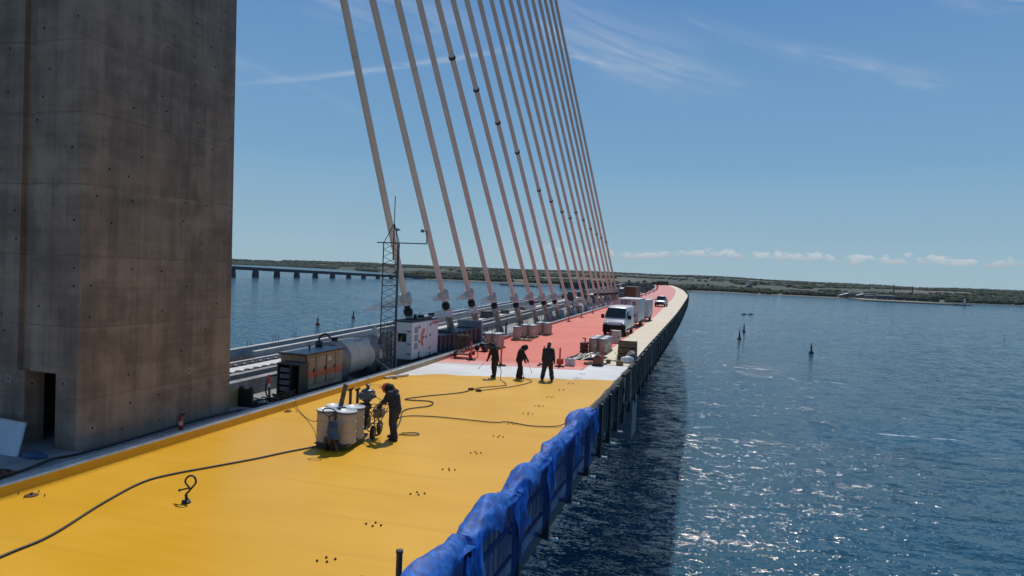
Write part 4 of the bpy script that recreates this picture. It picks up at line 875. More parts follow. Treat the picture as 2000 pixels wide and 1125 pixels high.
b.grid(J, 14, 12); o = b.build('jacket', BLUEP); tag(o, 'faded blue jacket hung on the pallet truck between the front drums', 'jacket'); sm = o.modifiers.new('Solidify', 'SOLIDIFY'); sm.thickness = .02
b = MB(); b.bar((-10.32, 17.68, .95), (-10.10, 17.58, 1.72), .13, .045, (0, 1, 0)); tag(b.build('mixing_paddle', mat('stained_board', (.10, .075, .055), .8, var=.5, scale=7)), 'stained flat mixing paddle leaning up out of a drum', 'paddle')
sp = thing('airless_sprayer', 'grimy wheeled paint sprayer with engine and pump between drums and worker', 'sprayer', (-9.86, 18.62, 0), radians(12))
GR = mat('grimy_metal', (.055, .055, .058), .55, var=.5, scale=9, dirt=.5, dirtcol=(.10, .075, .03)); TUBE = mat('frame_tube', (.20, .19, .17), .45, metal=.4, var=.3, scale=6, dirt=.4)
for yy in (-.32, .42):
    w_ = MB(); w_.lathe((.22, yy, .20), [(.09, -.045), (.185, -.05), (.20, -.03), (.20, .03), (.185, .05), (.09, .045)], 22, 'X'); wo = w_.build('wheel', BLACKR, sp)
    w_ = MB(); w_.lathe((.22, yy, .20), [(.02, -.055), (.10, -.04), (.10, .04), (.02, .055)], 14, 'X'); w_.build('hub', mat('wheel_hub', (.20, .16, .11), .6), wo)
b = MB()
for pts in ([(.16, -.32, .2), (.0, -.30, .30), (.0, .40, .30), (.16, .42, .2)], [(.05, -.28, .30), (.10, -.30, .62), (.30, -.34, 1.02), (.55, -.30, 1.06), (.62, -.1, 1.04)], [(.05, .38, .30), (.10, .38, .62), (.30, .30, 1.02), (.55, .24, 1.06), (.62, -.1, 1.04)], [(.10, -.30, .62), (.10, .38, .62)], [(.45, -.3, .4), (.10, .36, .62)], [(.0, -.3, .3), (.5, .3, .75)], [(.35, -.32, .35), (.62, -.2, .95)]): b.tube(curve_pts(pts, .06), .016, 7)
b.build('frame', TUBE, sp)
b = MB(); b.lathe((-.12, .10, .35), [(.10, 0), (.10, .45), (.15, .47), (.15, .60), (.09, .63), (.09, .82)], 16); b.box(-.34, -.05, .0, .2, .62, .98); b.box(-.36, -.02, -.16, .26, .22, .60); b.lathe((-.12, .10, 1.05), [(.14, 0), (.15, .05), (.15, .12), (.10, .2)], 16); b.build('pump', GR, sp, bevel=.01)
b = MB(); b.box(-.30, .08, -.12, .32, 1.12, 1.34); b.lathe((-.10, .1, 1.34), [(.2, 0), (.19, .05), (.1, .09), (.05, .1), (.05, .17), (.08, .19), (.08, .22), (.02, .24)], 14); b.cyl((.06, -.02, 1.22), (.20, -.06, 1.24), .05); b.cyl((-.3, .0, 1.25), (-.38, -.03, 1.2), .06); b.build('air_motor', mat('blue_grey_casting', (.065, .075, .09), .45, var=.4, scale=10, dirt=.4), sp, bevel=.03)
b = MB(); b.box(.14, .42, -.10, .26, .60, .86); b.box(.18, .38, -.16, -.10, .64, .8); b.cyl((.28, .08, .86), (.28, .08, .93), .09); b.build('engine', mat('tan_engine', (.20, .16, .10), .6, var=.4, scale=9, dirt=.5), sp, bevel=.02)
b = MB(); b.box(-.62, -.56, -.1, .0, .75, 1.42); b.box(-.46, -.40, .1, .2, .95, 1.40); b.bar((-.66, -.05, 1.38), (-.50, -.05, 1.44), .1, .06); b.bar((-.50, .15, 1.36), (-.36, .15, 1.42), .1, .06); b.build('suction_arm', RUST, sp)
b = MB()
for k in range(7): a = random.uniform(0, 6); b.tube(curve_pts([(-.1 + random.uniform(-.1, .1), .1, random.uniform(.7, 1.2)), (.3 * cos(a), .1 + .3 * sin(a), random.uniform(.4, 1.0)), (random.uniform(.1, .5), random.uniform(-.3, .3), random.uniform(.3, .9))], .06), .011, 6)
b.tube(curve_pts([(.06, 0, 1.25), (.3, 0, 1.15), (.55, -.05, 1.02)], .06), .009, 6); b.tube(curve_pts([(.10, .1, 1.2), (.34, .05, 1.12), (.56, 0, .98)], .06), .009, 6); b.tube(curve_pts([(.5, -.1, .95), (.58, -.1, 1.15), (.66, -.12, 1.3)], .05), .012, 6)
b.build('fluid_line', BLACKR, sp)
# ------------------------------------------------------------------ hoses and small things on the deck
HOSE = mat('black_hose', (.022, .021, .02), .5, var=.3, scale=6)
def hose(name, pts, r, label, z=.022):
    b = MB(); b.tube([Vector((p.x, p.y, p.z)) for p in curve_pts([(q[0], q[1], q[2] if len(q) > 2 else z) for q in pts], .15)], r, 7); return tag(b.build(name, HOSE), label, 'hose')
hose('hose', [(-11.1, 6.6), (-11.35, 8.55), (-11.43, 9.54), (-11.99, 11.14), (-12.34, 12.5), (-12.22, 13.23), (-11.75, 14.2), (-11.28, 15.18), (-10.95, 16.05), (-10.5, 17.0)], .024, 'long black hose curving over the yellow deck from the bottom left to the drums')
hose('hose', [(-10.4, 17.6, .93), (-10.9, 17.9, .75), (-11.6, 18.6, .30), (-12.5, 19.5, .05), (-13.6, 20.6, .03), (-14.15, 21.2, .1), (-14.4, 21.5, .24), (-14.9, 21.9, .25)], .012, 'thin cord sagging from the drums to the kerb')
hose('hose', [(-9.4, 19.5), (-9.9, 20.9), (-10.5, 22.5), (-10.02, 23.6), (-10.3, 24.4), (-11.35, 24.3), (-10.93, 25.3), (-9.98, 26.7), (-9.82, 27.6)], .022, 'black hose making an S bend behind the stooping worker')
hose('hose', [(-9.3, 19.2), (-9.9, 20.6), (-10.1, 21.5), (-9.09, 21.97), (-7.04, 22.05), (-6.59, 22.34), (-5.63, 22.14), (-4.75, 22.5, .05), (-4.4, 22.9, .3)], .018, 'black hose running across the deck to the farthest blue net')
hose('hose', [(-9.1, 19.3), (-8.85, 19.5), (-8.62, 19.52), (-8.55, 19.35), (-8.75, 19.22), (-9.1, 19.12)], .018, 'loose hose loop beside the stooping worker')
gp = tuple(g2); hose('hose', [(-9.78, 31.42, .86), (-9.62, 31.3, .3), (-9.55, 31.0), (-8.95, 29.9), (-8.86, 29.35), (-9.53, 28.5), (-9.78, 27.75)], .017, 'hose looping from the leftmost hooded worker to the coupling')
hose('hose', [(-8.7, 31.8, .6), (-8.6, 31.7, .1), (-8.12, 31.35), (-8.06, 30.7), (-8.46, 29.3), (-9.4, 27.6)], .017, 'hose trailing from the middle hooded worker to the coupling')
for x, y, l in ((-9.82, 27.62, 'rusty hose coupling on the yellow deck, the left of the pair'), (-9.42, 27.45, 'rusty hose coupling on the yellow deck, the right of the pair')):
    b = MB(); b.cyl((x - .13, y, .045), (x + .13, y + .03, .045), .042, n=9); b.cyl((x - .04, y, .045), (x + .04, y + .01, .045), .062, n=9); b.bar((x, y, .05), (x + .05, y + .1, .1), .03); tag(b.build('hose_coupling', RUST), l, 'coupling')
b = MB(); b.tube(curve_pts([(-10.62, 11.88, .03), (-10.50, 11.80, .02), (-10.46, 11.9, .02), (-10.56, 11.97, .04), (-10.6, 11.93, .14), (-10.52, 11.97, .26), (-10.66, 11.98, .40), (-10.60, 12.0, .52), (-10.46, 12.0, .54), (-10.40, 12.0, .42), (-10.48, 11.98, .30), (-10.54, 11.96, .22)], .04), .022, 8); b.bar((-10.72, 11.9, .24), (-10.5, 11.95, .30), .03); b.ball((-10.73, 11.9, .235), .03, 8, 6); b.lathe((-10.55, 11.9, .0), [(.10, 0), (.08, .03), (.03, .05), (.03, .15)], 12)
tag(b.build('lifting_hook', DARK), 'dark standing hook with a cross pin alone on the yellow deck', 'hook')
for i, (x, y, l) in enumerate(((-13.75, 11.0, 'rust red deck fitting near the kerb at the lower left'), (-14.0, 20.5, 'rust red deck fitting near the kerb by the cord'), (-13.95, 28.7, 'rust red deck fitting near the kerb close to the broom'))):
    o = thing('deck_fitting', l, 'deck fitting', (x, y, 0), .2); b = MB(); b.lathe((0, 0, 0), [(.13, -.005), (.13, .010), (.11, .014), (.03, .02), (.025, .05), (.035, .055), (.001, .06)], 20); b.build('plate', RUST, o)
    for a in (0, 1.57, 3.14, 4.71): b = MB(); b.cyl((.30 * cos(a), .20 * sin(a), -.004), (.30 * cos(a), .20 * sin(a), .05), .010, n=6); b.build('pin', RUST, o)
bset = None
for i, y in enumerate((10.5, 12.35, 14.38, 16.4, 18.3, 20.27, 22.3, 24.05, 25.75, 27.8, 29.6, 31.45, 33.4, 35.0)):
    if bset is None:
        bset = thing('anchor_bolts', 'set of four dark anchor bolts in the row along the deck seam', 'bolts', (-6.3, y, 0), .1, 'bolt sets along the deck seam')
        for dx, dy in ((-.13, -.08), (-.04, .09), (.05, -.07), (.14, .07)): b = MB(); b.lathe((dx, dy, -.004), [(.024, 0), (.024, .012), (.015, .015), (.015, .030), (.001, .032)], 8); b.build('bolt', RUST, bset)
    else: dup(bset, (-6.3 + random.uniform(-.06, .06), y + random.uniform(-.1, .1), 0), random.uniform(-.6, .6), scale=(random.uniform(.8, 1.15), random.uniform(.8, 1.2), 1))
br = thing('broom', 'wide broom leaning from the wrapped tank down onto the yellow deck', 'broom', (-14.1, 29.0, 0))
b = MB(); b.bar((-14.32, 28.45, .06), (-13.78, 29.75, .06), .12, .09); b.build('head', WHITE, br, world=True, bevel=.01)
b = MB(); b.bar((-14.32, 28.45, .012), (-13.78, 29.75, .012), .10, .02); b.build('bristles', mat('bristles', (.12, .05, .05), .9), br, world=True); b = MB(); b.cyl((-14.05, 29.1, .1), (-15.75, 29.75, .82), .016, n=7); b.build('handle', mat('pale_handle', (.5, .46, .4), .6), br, world=True)
fe = thing('fire_extinguisher', 'red fire extinguisher standing on the kerb against the pylon', 'extinguisher', (-14.62, 16.2, .225)); REDP = mat('extinguisher_red', (.20, .025, .02), .45, dirt=.3)
b = MB(); b.lathe((0, 0, 0), [(.06, 0), (.072, .01), (.072, .30), (.05, .37), (.022, .39), (.022, .42)], 16); b.build('cylinder', REDP, fe); b = MB(); b.bar((-.03, 0, .43), (.10, 0, .46), .03); b.bar((-.03, 0, .43), (.09, 0, .41), .025); b.build('valve_handle', DARK, fe); b = MB(); b.tube(curve_pts([(0, .02, .42), (-.1, .0, .40), (-.13, -.02, .25), (-.12, -.02, .08)], .04), .012, 6); b.build('hose', DARK, fe); b = MB(); b.grid(lambda u, v: Vector((.0735 * cos(u * 1.6 - 1.9), .0735 * sin(u * 1.6 - 1.9), .12 + .12 * v)), 6, 1); b.build('sticker', mat('sticker', (.4, .36, .3), .6), fe)
# ------------------------------------------------------------------ generators and gear on the central strip
og = thing('generator', 'weathered grey generator with an orange stripe and a rusty roof edge', 'generator', (-16.2, 25.4, -.36))
OGW = mat('weathered_panel', (.36, .262, .165), .65, var=.18, scale=1.6, dirt=.65, dirtcol=(.13, .10, .07)); ORG = mat('orange_stripe', (.55, .12, .055), .55, dirt=.25)
b = MB(); b.box(-16.8, -15.6, 23.98, 26.8, .02, 1.46); b.build('housing', OGW, og, world=True, bevel=.03)
b = MB(); b.box(-16.86, -15.56, 23.9, 26.86, 1.462, 1.53); b.build('roof', mat('grey_roof_sheet', (.15, .17, .19), .45, var=.15, scale=1.5), og, world=True, bevel=.02)
b = MB(); b.bar((-15.555, 23.9, 1.47), (-15.555, 26.86, 1.47), .02, .05); b.bar((-16.86, 23.895, 1.47), (-15.56, 23.895, 1.47), .02, .05); b.bar((-15.585, 23.965, .03), (-15.585, 23.965, 1.45), .05); b.build('rusty_edge', RUST, og, world=True)
b = MB(); b.box(-15.6, -15.594, 24.0, 26.79, .50, .78); b.box(-16.7, -15.7, 23.972, 23.979, .50, .78); b.build('stripe', ORG, og, world=True)
for y0_, y1_ in ((24.1, 24.62), (24.72, 25.45), (25.5, 26.2)):
    b = MB(); b.bar((-15.59, y0_, .22), (-15.59, y0_, 1.36), .012); b.bar((-15.59, y1_, .22), (-15.59, y1_, 1.36), .012); b.bar((-15.59, y0_, 1.36), (-15.59, y1_, 1.36), .012); b.bar((-15.59, y0_, .22), (-15.59, y1_, .22), .012); d_ = b.build('door_seam', RUST, og, world=True)
    b = MB(); b.box(-15.594, -15.57, y1_ - .12, y1_ - .03, .72, .86); b.build('latch', BLACKR, og, world=True)
b = MB()
for k in range(3): b.box(-15.597, -15.59, 25.62 + k * .09, 25.68 + k * .09, 1.06, 1.22)
b.build('vent_slot', WHITE, og, world=True)
b = MB(); b.box(-16.6, -15.9, 23.966, 23.978, .9, 1.2); b.build('radiator_grille', RUST, og, world=True)
b = MB(); b.box(-16.7, -15.7, 23.9, 26.9, -.34, .0); b.build('skid', DARK, og, world=True); b = MB(); b.cyl((-16.2, 25.1, 1.53), (-16.2, 25.1, 1.66), .03); b.ball((-16.2, 25.1, 1.68), .06, 8, 6); b.build('lifting_eye', DARK, og, world=True)
b = MB(); b.tube(curve_pts([(-16.5, 26.3, 1.5), (-16.5, 26.35, 1.95), (-16.35, 26.6, 2.08), (-16.3, 26.85, 1.9)], .06), .045, 8); b.lathe((-16.5, 26.3, 1.53), [(.16, 0), (.16, .22), (.1, .26)], 12); b.build('exhaust', DARK, og, world=True)
cb = thing('control_cabinet', 'dark open cabinet with lit shelves at the end of the striped generator', 'cabinet', (-16.0, 23.3, -.36))
b = MB(); b.box(-16.40, -16.35, 23.2, 23.8, -.34, 1.15); b.box(-15.42, -15.37, 23.2, 23.8, -.34, 1.15); b.box(-16.35, -15.42, 23.74, 23.8, -.34, 1.15); b.box(-16.42, -15.35, 23.16, 23.84, 1.152, 1.2); b.box(-15.82, -15.78, 23.2, 23.74, -.34, 1.15); b.build('carcass', mat('dark_cabinet', (.03, .03, .028), .6, var=.2, dirt=.3), cb, world=True)
for k in range(4): b = MB(); b.box(-16.30, -15.87, 23.24, 23.30, .10 + k * .25, .27 + k * .25); b.build('drawer', mat('blue_drawer', (.07, .085, .13), .5, var=.3, scale=3), cb, world=True)
b = MB(); b.tube(curve_pts([(-16.41, 23.3, .7), (-16.7, 23.1, .6), (-16.75, 23.0, .1), (-16.5, 22.9, -.25)], .08), .03, 7); b.build('cable', BLACKR, cb, world=True)
tn = thing('storage_tank', 'pale grey horizontal tank with a wrapped near end between the generators', 'tank', (-16.75, 29.2, -.36)); TK = mat('tank_paint', (.60, .53, .44), .6, var=.06, scale=1, dirt=.12)
b = MB(); R0 = .83; b.lathe((-16.75, 29.2, .80), [(.02, -2.0), (.45, -1.96), (.7, -1.85), (R0, -1.65), (R0, 1.65), (.7, 1.85), (.45, 1.96), (.02, 2.0)], 40, 'Y'); b.build('vessel', TK, tn, world=True)
b = MB()
for yy in (28.2, 30.2): b.box(-17.35, -16.15, yy - .12, yy + .12, -.34, .25)
b.build('saddle', DARK, tn, world=True)
for yy in (28.95, 29.9): b = MB(); b.lathe((-16.75, yy, .80), [(R0 + .004, -.012), (R0 + .006, .0), (R0 + .004, .012)], 40, 'Y'); b.build('seam', mat('tank_seam', (.3, .29, .28), .5), tn, world=True)
b = MB()
for k in range(3): b.grid(lambda u, v: Vector((-16.75 + (R0 + .004) * cos(1.0 + .22 * v), 29.15 + k * .28 + .16 * u, .80 + (R0 + .004) * sin(1.0 + .22 * v))), 2, 3)
b.build('stencil_mark', mat('stencil_grey', (.22, .22, .22), .6), tn, world=True)
b = MB(); b.lathe((-16.75, 28.0, 1.62), [(.14, 0), (.14, .12), (.2, .13), (.2, .17), (.05, .18)], 16); b.build('manhole', DARK, tn, world=True)
FILMT = mat('wrap_sheet', (.21, .185, .16), .4, var=.25, scale=2.5, bump=.7, bscale=7)
b = MB()
def Tn(u, v):
    a = 2 * pi * u; q = noise.noise((cos(a) * 2, sin(a) * 2, v * 3)); r = R0 * (1.03 + .06 * q) * min(1.0, .05 + 3.2 * v) * (1 + .14 * max(0, -sin(a)) * v)
    return Vector((-16.75 + r * cos(a), 27.02 + 1.05 * v ** 1.5 + .06 * q, .80 + r * sin(a) - .22 * max(0, -sin(a)) * v))
b.grid(Tn, 48, 14, True); b.build('wrapping', FILMT, tn, world=True); b = MB()
def Tf(u, v):
    a = 2 * pi * u; q = noise.noise((cos(a) * 2.2, sin(a) * 2.2, v * 2 + 5)); r = R0 * (1.02 + .09 * q + .12 * v * max(0, cos(a)) + .1 * max(0, -sin(a)) * v)
    return Vector((-16.75 + r * cos(a), 30.55 + .75 * v + .1 * q + .35 * max(0, sin(a + .3)) * (1 - v) * -1, .80 + r * sin(a) - .35 * max(0, -sin(a)) * v + .06 * q))
b.grid(Tf, 48, 10, True); b.build('wrapping', FILMT, tn, world=True)
# lattice mast
mst = thing('lattice_mast', 'slender dark lattice mast with a cross arm and small cameras', 'mast', (-15.55, 31.2, -.36)); ML = mat('mast_steel', (.022, .028, .04), .5, var=.2)
L3 = [Vector((-15.98, 31.05, 0)), Vector((-15.12, 31.05, 0)), Vector((-15.55, 31.78, 0))]
b = MB()
for q in L3: b.cyl(q + Vector((0, 0, -.34)), q + Vector((.0, 0, 6.35)), .028, n=6); b.cyl(q + Vector((0, 0, 6.35)), (-15.55, 31.29, 7.35), .022, n=6)
b.build('leg', ML, mst, world=True); b = MB(); zz = -.1; k = 0
while zz < 6.2:
    for i in range(3):
        p_, q_ = L3[i], L3[(i + 1) % 3]; u0, u1 = (p_, q_) if (k + i) % 2 else (q_, p_); b.cyl(u0 + Vector((0, 0, zz)), u1 + Vector((0, 0, zz + .36)), .013, n=5, caps=False)
        if k % 3 == 0: b.cyl(p_ + Vector((0, 0, zz)), q_ + Vector((0, 0, zz)), .012, n=5, caps=False)
    zz += .36; k += 1
b.build('bracing', ML, mst, world=True)
b = MB(); b.cyl((-15.55, 31.29, 7.2), (-15.55, 31.29, 8.72), .022, n=7); b.cyl((-15.55, 31.29, 5.5), (-15.55, 31.29, 7.3), .03, n=7); b.build('pole', ML, mst, world=True)
b = MB(); b.bar((-16.32, 31.0, 6.36), (-13.60, 31.0, 6.36), .05); b.bar((-13.62, 31.0, 6.34), (-13.62, 31.0, 6.98), .04); b.build('cross_arm', ML, mst, world=True)
for c_, w__ in (((-13.86, 31.0, 6.98), .24), ((-15.30, 31.1, 7.02), .14)): b = MB(); b.bar((c_[0] - .07, c_[1] - .02, c_[2]), (c_[0] + .07, c_[1] - .02, c_[2]), .10, .14); b.bar(c_, (c_[0] + w__, c_[1], c_[2]), .03); b.ball((c_[0] + w__, c_[1], c_[2]), .045, 8, 6); b.build('camera_head', mat('camera_grey', (.14, .15, .17), .5), mst, world=True)
b = MB()
for k in range(5): xx = -15.9 + .17 * k; b.tube(curve_pts([(xx, 30.98, 2.1 + .1 * k), (xx + random.uniform(-.1, .1), 30.9, 1.2), (xx + random.uniform(-.1, .1), 31.0, .3), (xx, 30.7, -.3)], .2), .014, 5)
b.build('cable', BLACKR, mst, world=True)
gc = thing('grey_cabinet', 'tall plain grey cabinet behind the lattice mast', 'cabinet', (-16.15, 32.4, -.36)); b = MB(); b.box(-16.5, -15.8, 32.1, 32.7, -.34, 1.75); b.build('body', mat('grey_cabinet_paint', (.27, .27, .265), .5), gc, world=True, bevel=.02); b = MB(); b.box(-16.44, -15.86, 32.085, 32.098, -.2, 1.68); b.build('door', mat('grey_cabinet_door', (.31, .31, .30), .5), gc, world=True, bevel=.005)
wbx = thing('junction_box', 'small white junction box at the foot of the lattice mast', 'box', (-15.95, 31.4, -.36)); b = MB(); b.box(-16.2, -15.8, 30.8, 31.0, .55, 1.0); b.build('box', WHITE, wbx, world=True, bevel=.02); b = MB(); b.cyl((-16.0, 30.9, -.34), (-16.0, 30.9, .55), .04); b.build('stand', DARK, wbx, world=True)
wl = thing('work_lamp', 'white domed unlit work lamp on a dark post beside the mast', 'lamp', (-16.55, 31.5, -.36)); b = MB(); b.cyl((-16.55, 31.5, -.34), (-16.55, 31.5, 1.55), .07); b.build('post', DARK, wl, world=True); b = MB(); b.lathe((-16.55, 31.5, 1.55), [(.1, -.02), (.22, .0), (.22, .14), (.20, .3), (.13, .42), (.05, .47), (.05, .58), (.001, .6)], 20); b.build('dome', mat('lamp_dome', (.50, .50, .48), .4), wl, world=True)
wg = thing('generator', 'clean white generator with an orange emblem and a dark window', 'generator', (-16.0, 35.5, -.36)); WP = mat('generator_white', (.60, .60, .60), .35, var=.03, scale=.8, dirt=.06)
b = MB(); b.box(-16.5, -15.45, 33.7, 37.3, .18, 2.18); b.build('housing', WP, wg, world=True, bevel=.03); b = MB(); b.box(-16.45, -15.5, 33.75, 37.28, 2.18, 2.25); b.box(-16.3, -15.6, 34.6, 36.6, 2.25, 2.33); b.cyl((-16.0, 35.2, 2.33), (-16.0, 35.2, 2.55), .09); b.cyl((-16.1, 36.2, 2.33), (-16.1, 36.2, 2.45), .2); b.build('roof', DARK, wg, world=True)
b = MB(); b.box(-16.35, -15.6, 33.72, 37.2, -.34, .178); b.build('skid', DARK, wg, world=True)
dr = None; b = MB(); b.box(-16.42, -15.53, 33.685, 33.699, .28, 1.78); dr = b.build('door', mat('generator_door', (.57, .575, .58), .4, var=.03), wg, world=True, bevel=.004)
b = MB(); b.box(-16.36, -15.78, 33.672, 33.684, 1.12, 1.58); b.build('window', GLASS, dr, world=True, bevel=.004); b = MB(); b.box(-16.40, -16.30, 33.66, 33.684, .92, 1.02); b.build('handle', DARK, dr, world=True)
for z_ in (.45, 1.0, 1.68): b = MB(); b.box(-15.72, -15.52, 33.665, 33.684, z_, z_ + .05); b.build('hinge', DARK, dr, world=True)
VG = mat('vent_grey', (.27, .27, .28), .6)
for z_ in (.72, 1.16, 1.60):
    b = MB(); b.box(-15.449, -15.440, 34.0, 34.42, z_, z_ + .34)
    for k in range(6): b.box(-15.44, -15.43, 34.01, 34.41, z_ + .02 + .055 * k, z_ + .04 + .055 * k)
    b.build('vent', VG, wg, world=True)
b = MB(); arc = []; inn = []
for k in range(15):
    a = radians(55 + 235 * k / 14); arc.append((35.16 + .34 * cos(a) + .06 * sin(a), 1.30 + .50 * sin(a))); inn.append((35.16 + .02 * cos(a) + .04 * sin(a), 1.30 + .25 * sin(a)))
n = 15; b.add([(-15.442, y, z) for y, z in arc] + [(-15.442, y, z) for y, z in inn] + [(-15.448, y, z) for y, z in arc] + [(-15.448, y, z) for y, z in inn], [(i, n + i, n + i + 1, i + 1) for i in range(n - 1)] + [(i, i + 1, 2 * n + i + 1, 2 * n + i) for i in range(n - 1)] + [(n + i, 3 * n + i, 3 * n + i + 1, n + i + 1) for i in range(n - 1)])
b.build('emblem', mat('emblem_orange', (.62, .13, .035), .45), wg, world=True)
for y_, z_ in ((35.22, 1.28), (35.55, 1.30), (34.62, 1.9), (34.62, 1.1), (34.62, .45), (36.1, 1.95), (36.1, 1.35), (36.1, .62)): b = MB(); b.box(-15.449, -15.42, y_ - .045, y_ + .045, z_ - .06, z_ + .06); b.build('latch', BLACKR, wg, world=True)
for y_ in (34.55, 35.7, 36.2): b = MB(); b.box(-15.449, -15.445, y_ - .006, y_ + .006, .25, 2.1); b.build('door_seam', VG, wg, world=True)
for y_ in (34.6, 36.1): b = MB(); b.box(-15.449, -15.42, y_ - .05, y_ + .05, .12, .36); b.build('forklift_pocket', DARK, wg, world=True)
lettering('lettering', 'COELMO', .25, mat('lettering_red', (.55, .05, .035), .5), wg, (-15.443 + 16.0, 36.75 - 35.5, 2.03 + .36), (pi / 2, 0, pi / 2), .003, .006, .15)
b = MB(); b.box(-15.35, -15.05, 34.4, 34.7, .22, .25); tag(b.build('rubber_mat', DARK), 'small dark mat on the kerb below the emblem', 'mat')
b = MB(); b.box(-15.40, -15.1, 36.5, 37.1, .22, .26); tag(b.build('rubber_mat', DARK), 'small dark mat on the kerb at the far end of the white generator', 'mat')
def skip(label, y0_, y1_, h):
    o = thing('skip', label, 'skip', (-16.4, (y0_ + y1_) / 2, -.36)); m_ = mat('navy_skip', (.022, .026, .045), .5, var=.25, scale=2, dirt=.3); b = MB()
    b.box(-17.2, -17.13, y0_, y1_, -.33, h); b.box(-15.67, -15.6, y0_, y1_, -.33, h); b.box(-17.13, -15.67, y0_, y0_ + .06, -.33, h); b.box(-17.13, -15.67, y1_ - .06, y1_, -.33, h); b.box(-17.13, -15.67, y0_ + .06, y1_ - .06, -.33, -.25); b.build('shell', m_, o, world=True)
    b = MB(); b.box(-17.13, -15.67, y0_ + .06, y1_ - .06, h - .16, h - .06); b.build('cover_sheet', mat('dusty_cover', (.05, .06, .085), .5, var=.3, scale=2), o, world=True)
    for k in range(5): y_ = y0_ + .15 + (y1_ - y0_ - .4) * k / 4; b = MB(); b.box(-15.598, -15.53, y_, y_ + .09, -.3, h - .02); b.build('rib', mat('skip_rib', (.10, .075, .085), .5, var=.3, scale=3), o, world=True)  # red bounce from the deck is put into the rib colour
    b = MB(); b.box(-15.66, -15.52, y0_, y1_, h + .002, h + .06); b.build('rim', m_, o, world=True)
skip('navy ribbed skip right behind the white generator', 37.75, 40.9, 1.08); skip('navy ribbed skip nearer the upright grey board', 41.2, 45.2, 1.12)
bd = thing('site_board', 'upright grey board with a pale edge standing behind the navy skips', 'board', (-16.45, 45.6, -.36)); b = MB(); b.box(-17.4, -15.62, 45.55, 45.61, -.33, 1.55); b.build('panel', mat('grey_board', (.16, .18, .20), .5, var=.1), bd, world=True); b = MB(); b.box(-15.618, -15.5, 45.53, 45.63, -.33, 1.58); b.box(-17.4, -15.62, 45.53, 45.63, 1.552, 1.6); b.build('edge', mat('board_edge', (.48, .45, .44), .5), bd, world=True)
# clutter between pylon and generators
mp = thing('marker_post', 'leaning red and white marker post in the cable heap by the pylon', 'marker post', (-15.65, 21.75, .05)); b = MB(); b.cyl((-15.55, 21.6, -.3), (-15.72, 21.8, .48), .045); b.build('lower', mat('dull_marker', (.16, .06, .06), .6), mp, world=True); b = MB(); b.cyl((-15.72, 21.8, .48), (-15.79, 21.88, .62), .04); b.build('white_band', WHITE, mp, world=True); b = MB(); b.bar((-15.77, 21.86, .62), (-15.88, 21.98, .92), .09, .04); b.build('red_head', FLUO, mp, world=True)
def tangle(name, label, c, sx, sy, sz, n, r, m_, cat='cable heap'):
    b = MB()
    for k in range(n):
        p0 = [Vector((c[0] + random.gauss(0, sx), c[1] + random.gauss(0, sy), c[2] + abs(random.gauss(0, sz)) + r)) for _ in range(6)]
        b.tube(curve_pts(p0 + [p0[0]], .1), r * random.uniform(.7, 1.3), 5)
    return tag(b.build(name, m_), label, cat)
tangle('cable_heap', 'heap of tangled dark cables between the pylon and the striped generator', (-15.6, 21.0, -.3), .35, .75, .22, 16, .020, BLACKR)
tangle('cable_heap', 'heap of rusty and dark hoses in front of the dark cabinet', (-15.25, 22.1, -.1), .22, .35, .15, 9, .026, RUST)
tangle('cable_heap', 'pale grey cables lying around the marker post', (-15.6, 21.5, -.3), .4, .5, .2, 7, .014, CHROME)
rl = thing('cable_drum', 'tan cable drum beside the pylon corner with a black board against it', 'cable drum', (-15.95, 19.95, -.36)); b = MB(); b.lathe((-15.95, 20.05, .18), [(.5, -.16), (.5, -.12), (.22, -.11), (.22, .11), (.5, .12), (.5, .16)], 24, 'X'); b.build('reel', mat('tan_reel', (.36, .25, .11), .7), rl, world=True)
b = MB(); b.box(-15.75, -15.2, 20.1, 20.2, -.32, .72); b.box(-15.7, -15.62, 20.08, 20.22, .72, .80); b.box(-15.3, -15.22, 20.08, 20.22, .72, .80); tag(b.build('black_board', BLACKR), 'black board standing by the pylon corner in the clutter', 'board')
b = MB(); random.seed(4)
for k in range(26): x, y, z = -16.0 + random.gauss(0, .5), 21.6 + random.gauss(0, .9), -.30 + random.random() * .15; b.bar((x, y, z), (x + random.uniform(-.4, .4), y + random.uniform(-.5, .5), z + random.uniform(0, .12)), .07, .025)
tag(b.build('scrap_pile', mat('mixed_scrap', (.13, .11, .10), .8, var=.6, scale=4)), 'scatter of scrap boards on the floor between pylon and generator', 'scrap')
wbd = thing('white_panel', 'white panel leaning against the pylon beside the doorway', 'panel', (-17.0, 12.9, -.36)); b = MB()
b.add([(-18.4, 12.60, .13), (-16.25, 12.60, .13), (-16.45, 12.95, .86), (-18.4, 12.95, .92), (-18.4, 12.64, .13), (-16.25, 12.64, .13), (-16.45, 12.99, .86), (-18.4, 12.99, .92)], [(0, 1, 2, 3), (7, 6, 5, 4), (0, 4, 5, 1), (1, 5, 6, 2), (2, 6, 7, 3), (3, 7, 4, 0)]); b.build('sheet', mat('whiteboard', (.50, .54, .58), .4, var=.1, scale=1.5, dirt=.2), wbd, world=True)
b = MB(); b.bar((-16.24, 12.61, .14), (-16.44, 12.97, .87), .035); b.bar((-18.4, 12.97, .935), (-16.44, 12.97, .875), .035); b.build('edge', CHROME, wbd, world=True)
b = MB(); b.ball((-15.85, 12.75, .17), (.34, .2, .09), 14, 8); b.v = [(x + .08 * noise.noise((x * 5, y * 5, z * 5)), y, z + .05 * noise.noise((x * 6, y * 6, 2))) for x, y, z in b.v]; tag(b.build('sack', BLUEP), 'crumpled blue sack in the shade below the doorway', 'sack')
tangle('cable_heap', 'brown and black hose coil in the shade at the lower left', (-15.3, 10.9, .14), .28, .35, .06, 9, .035, RUST)
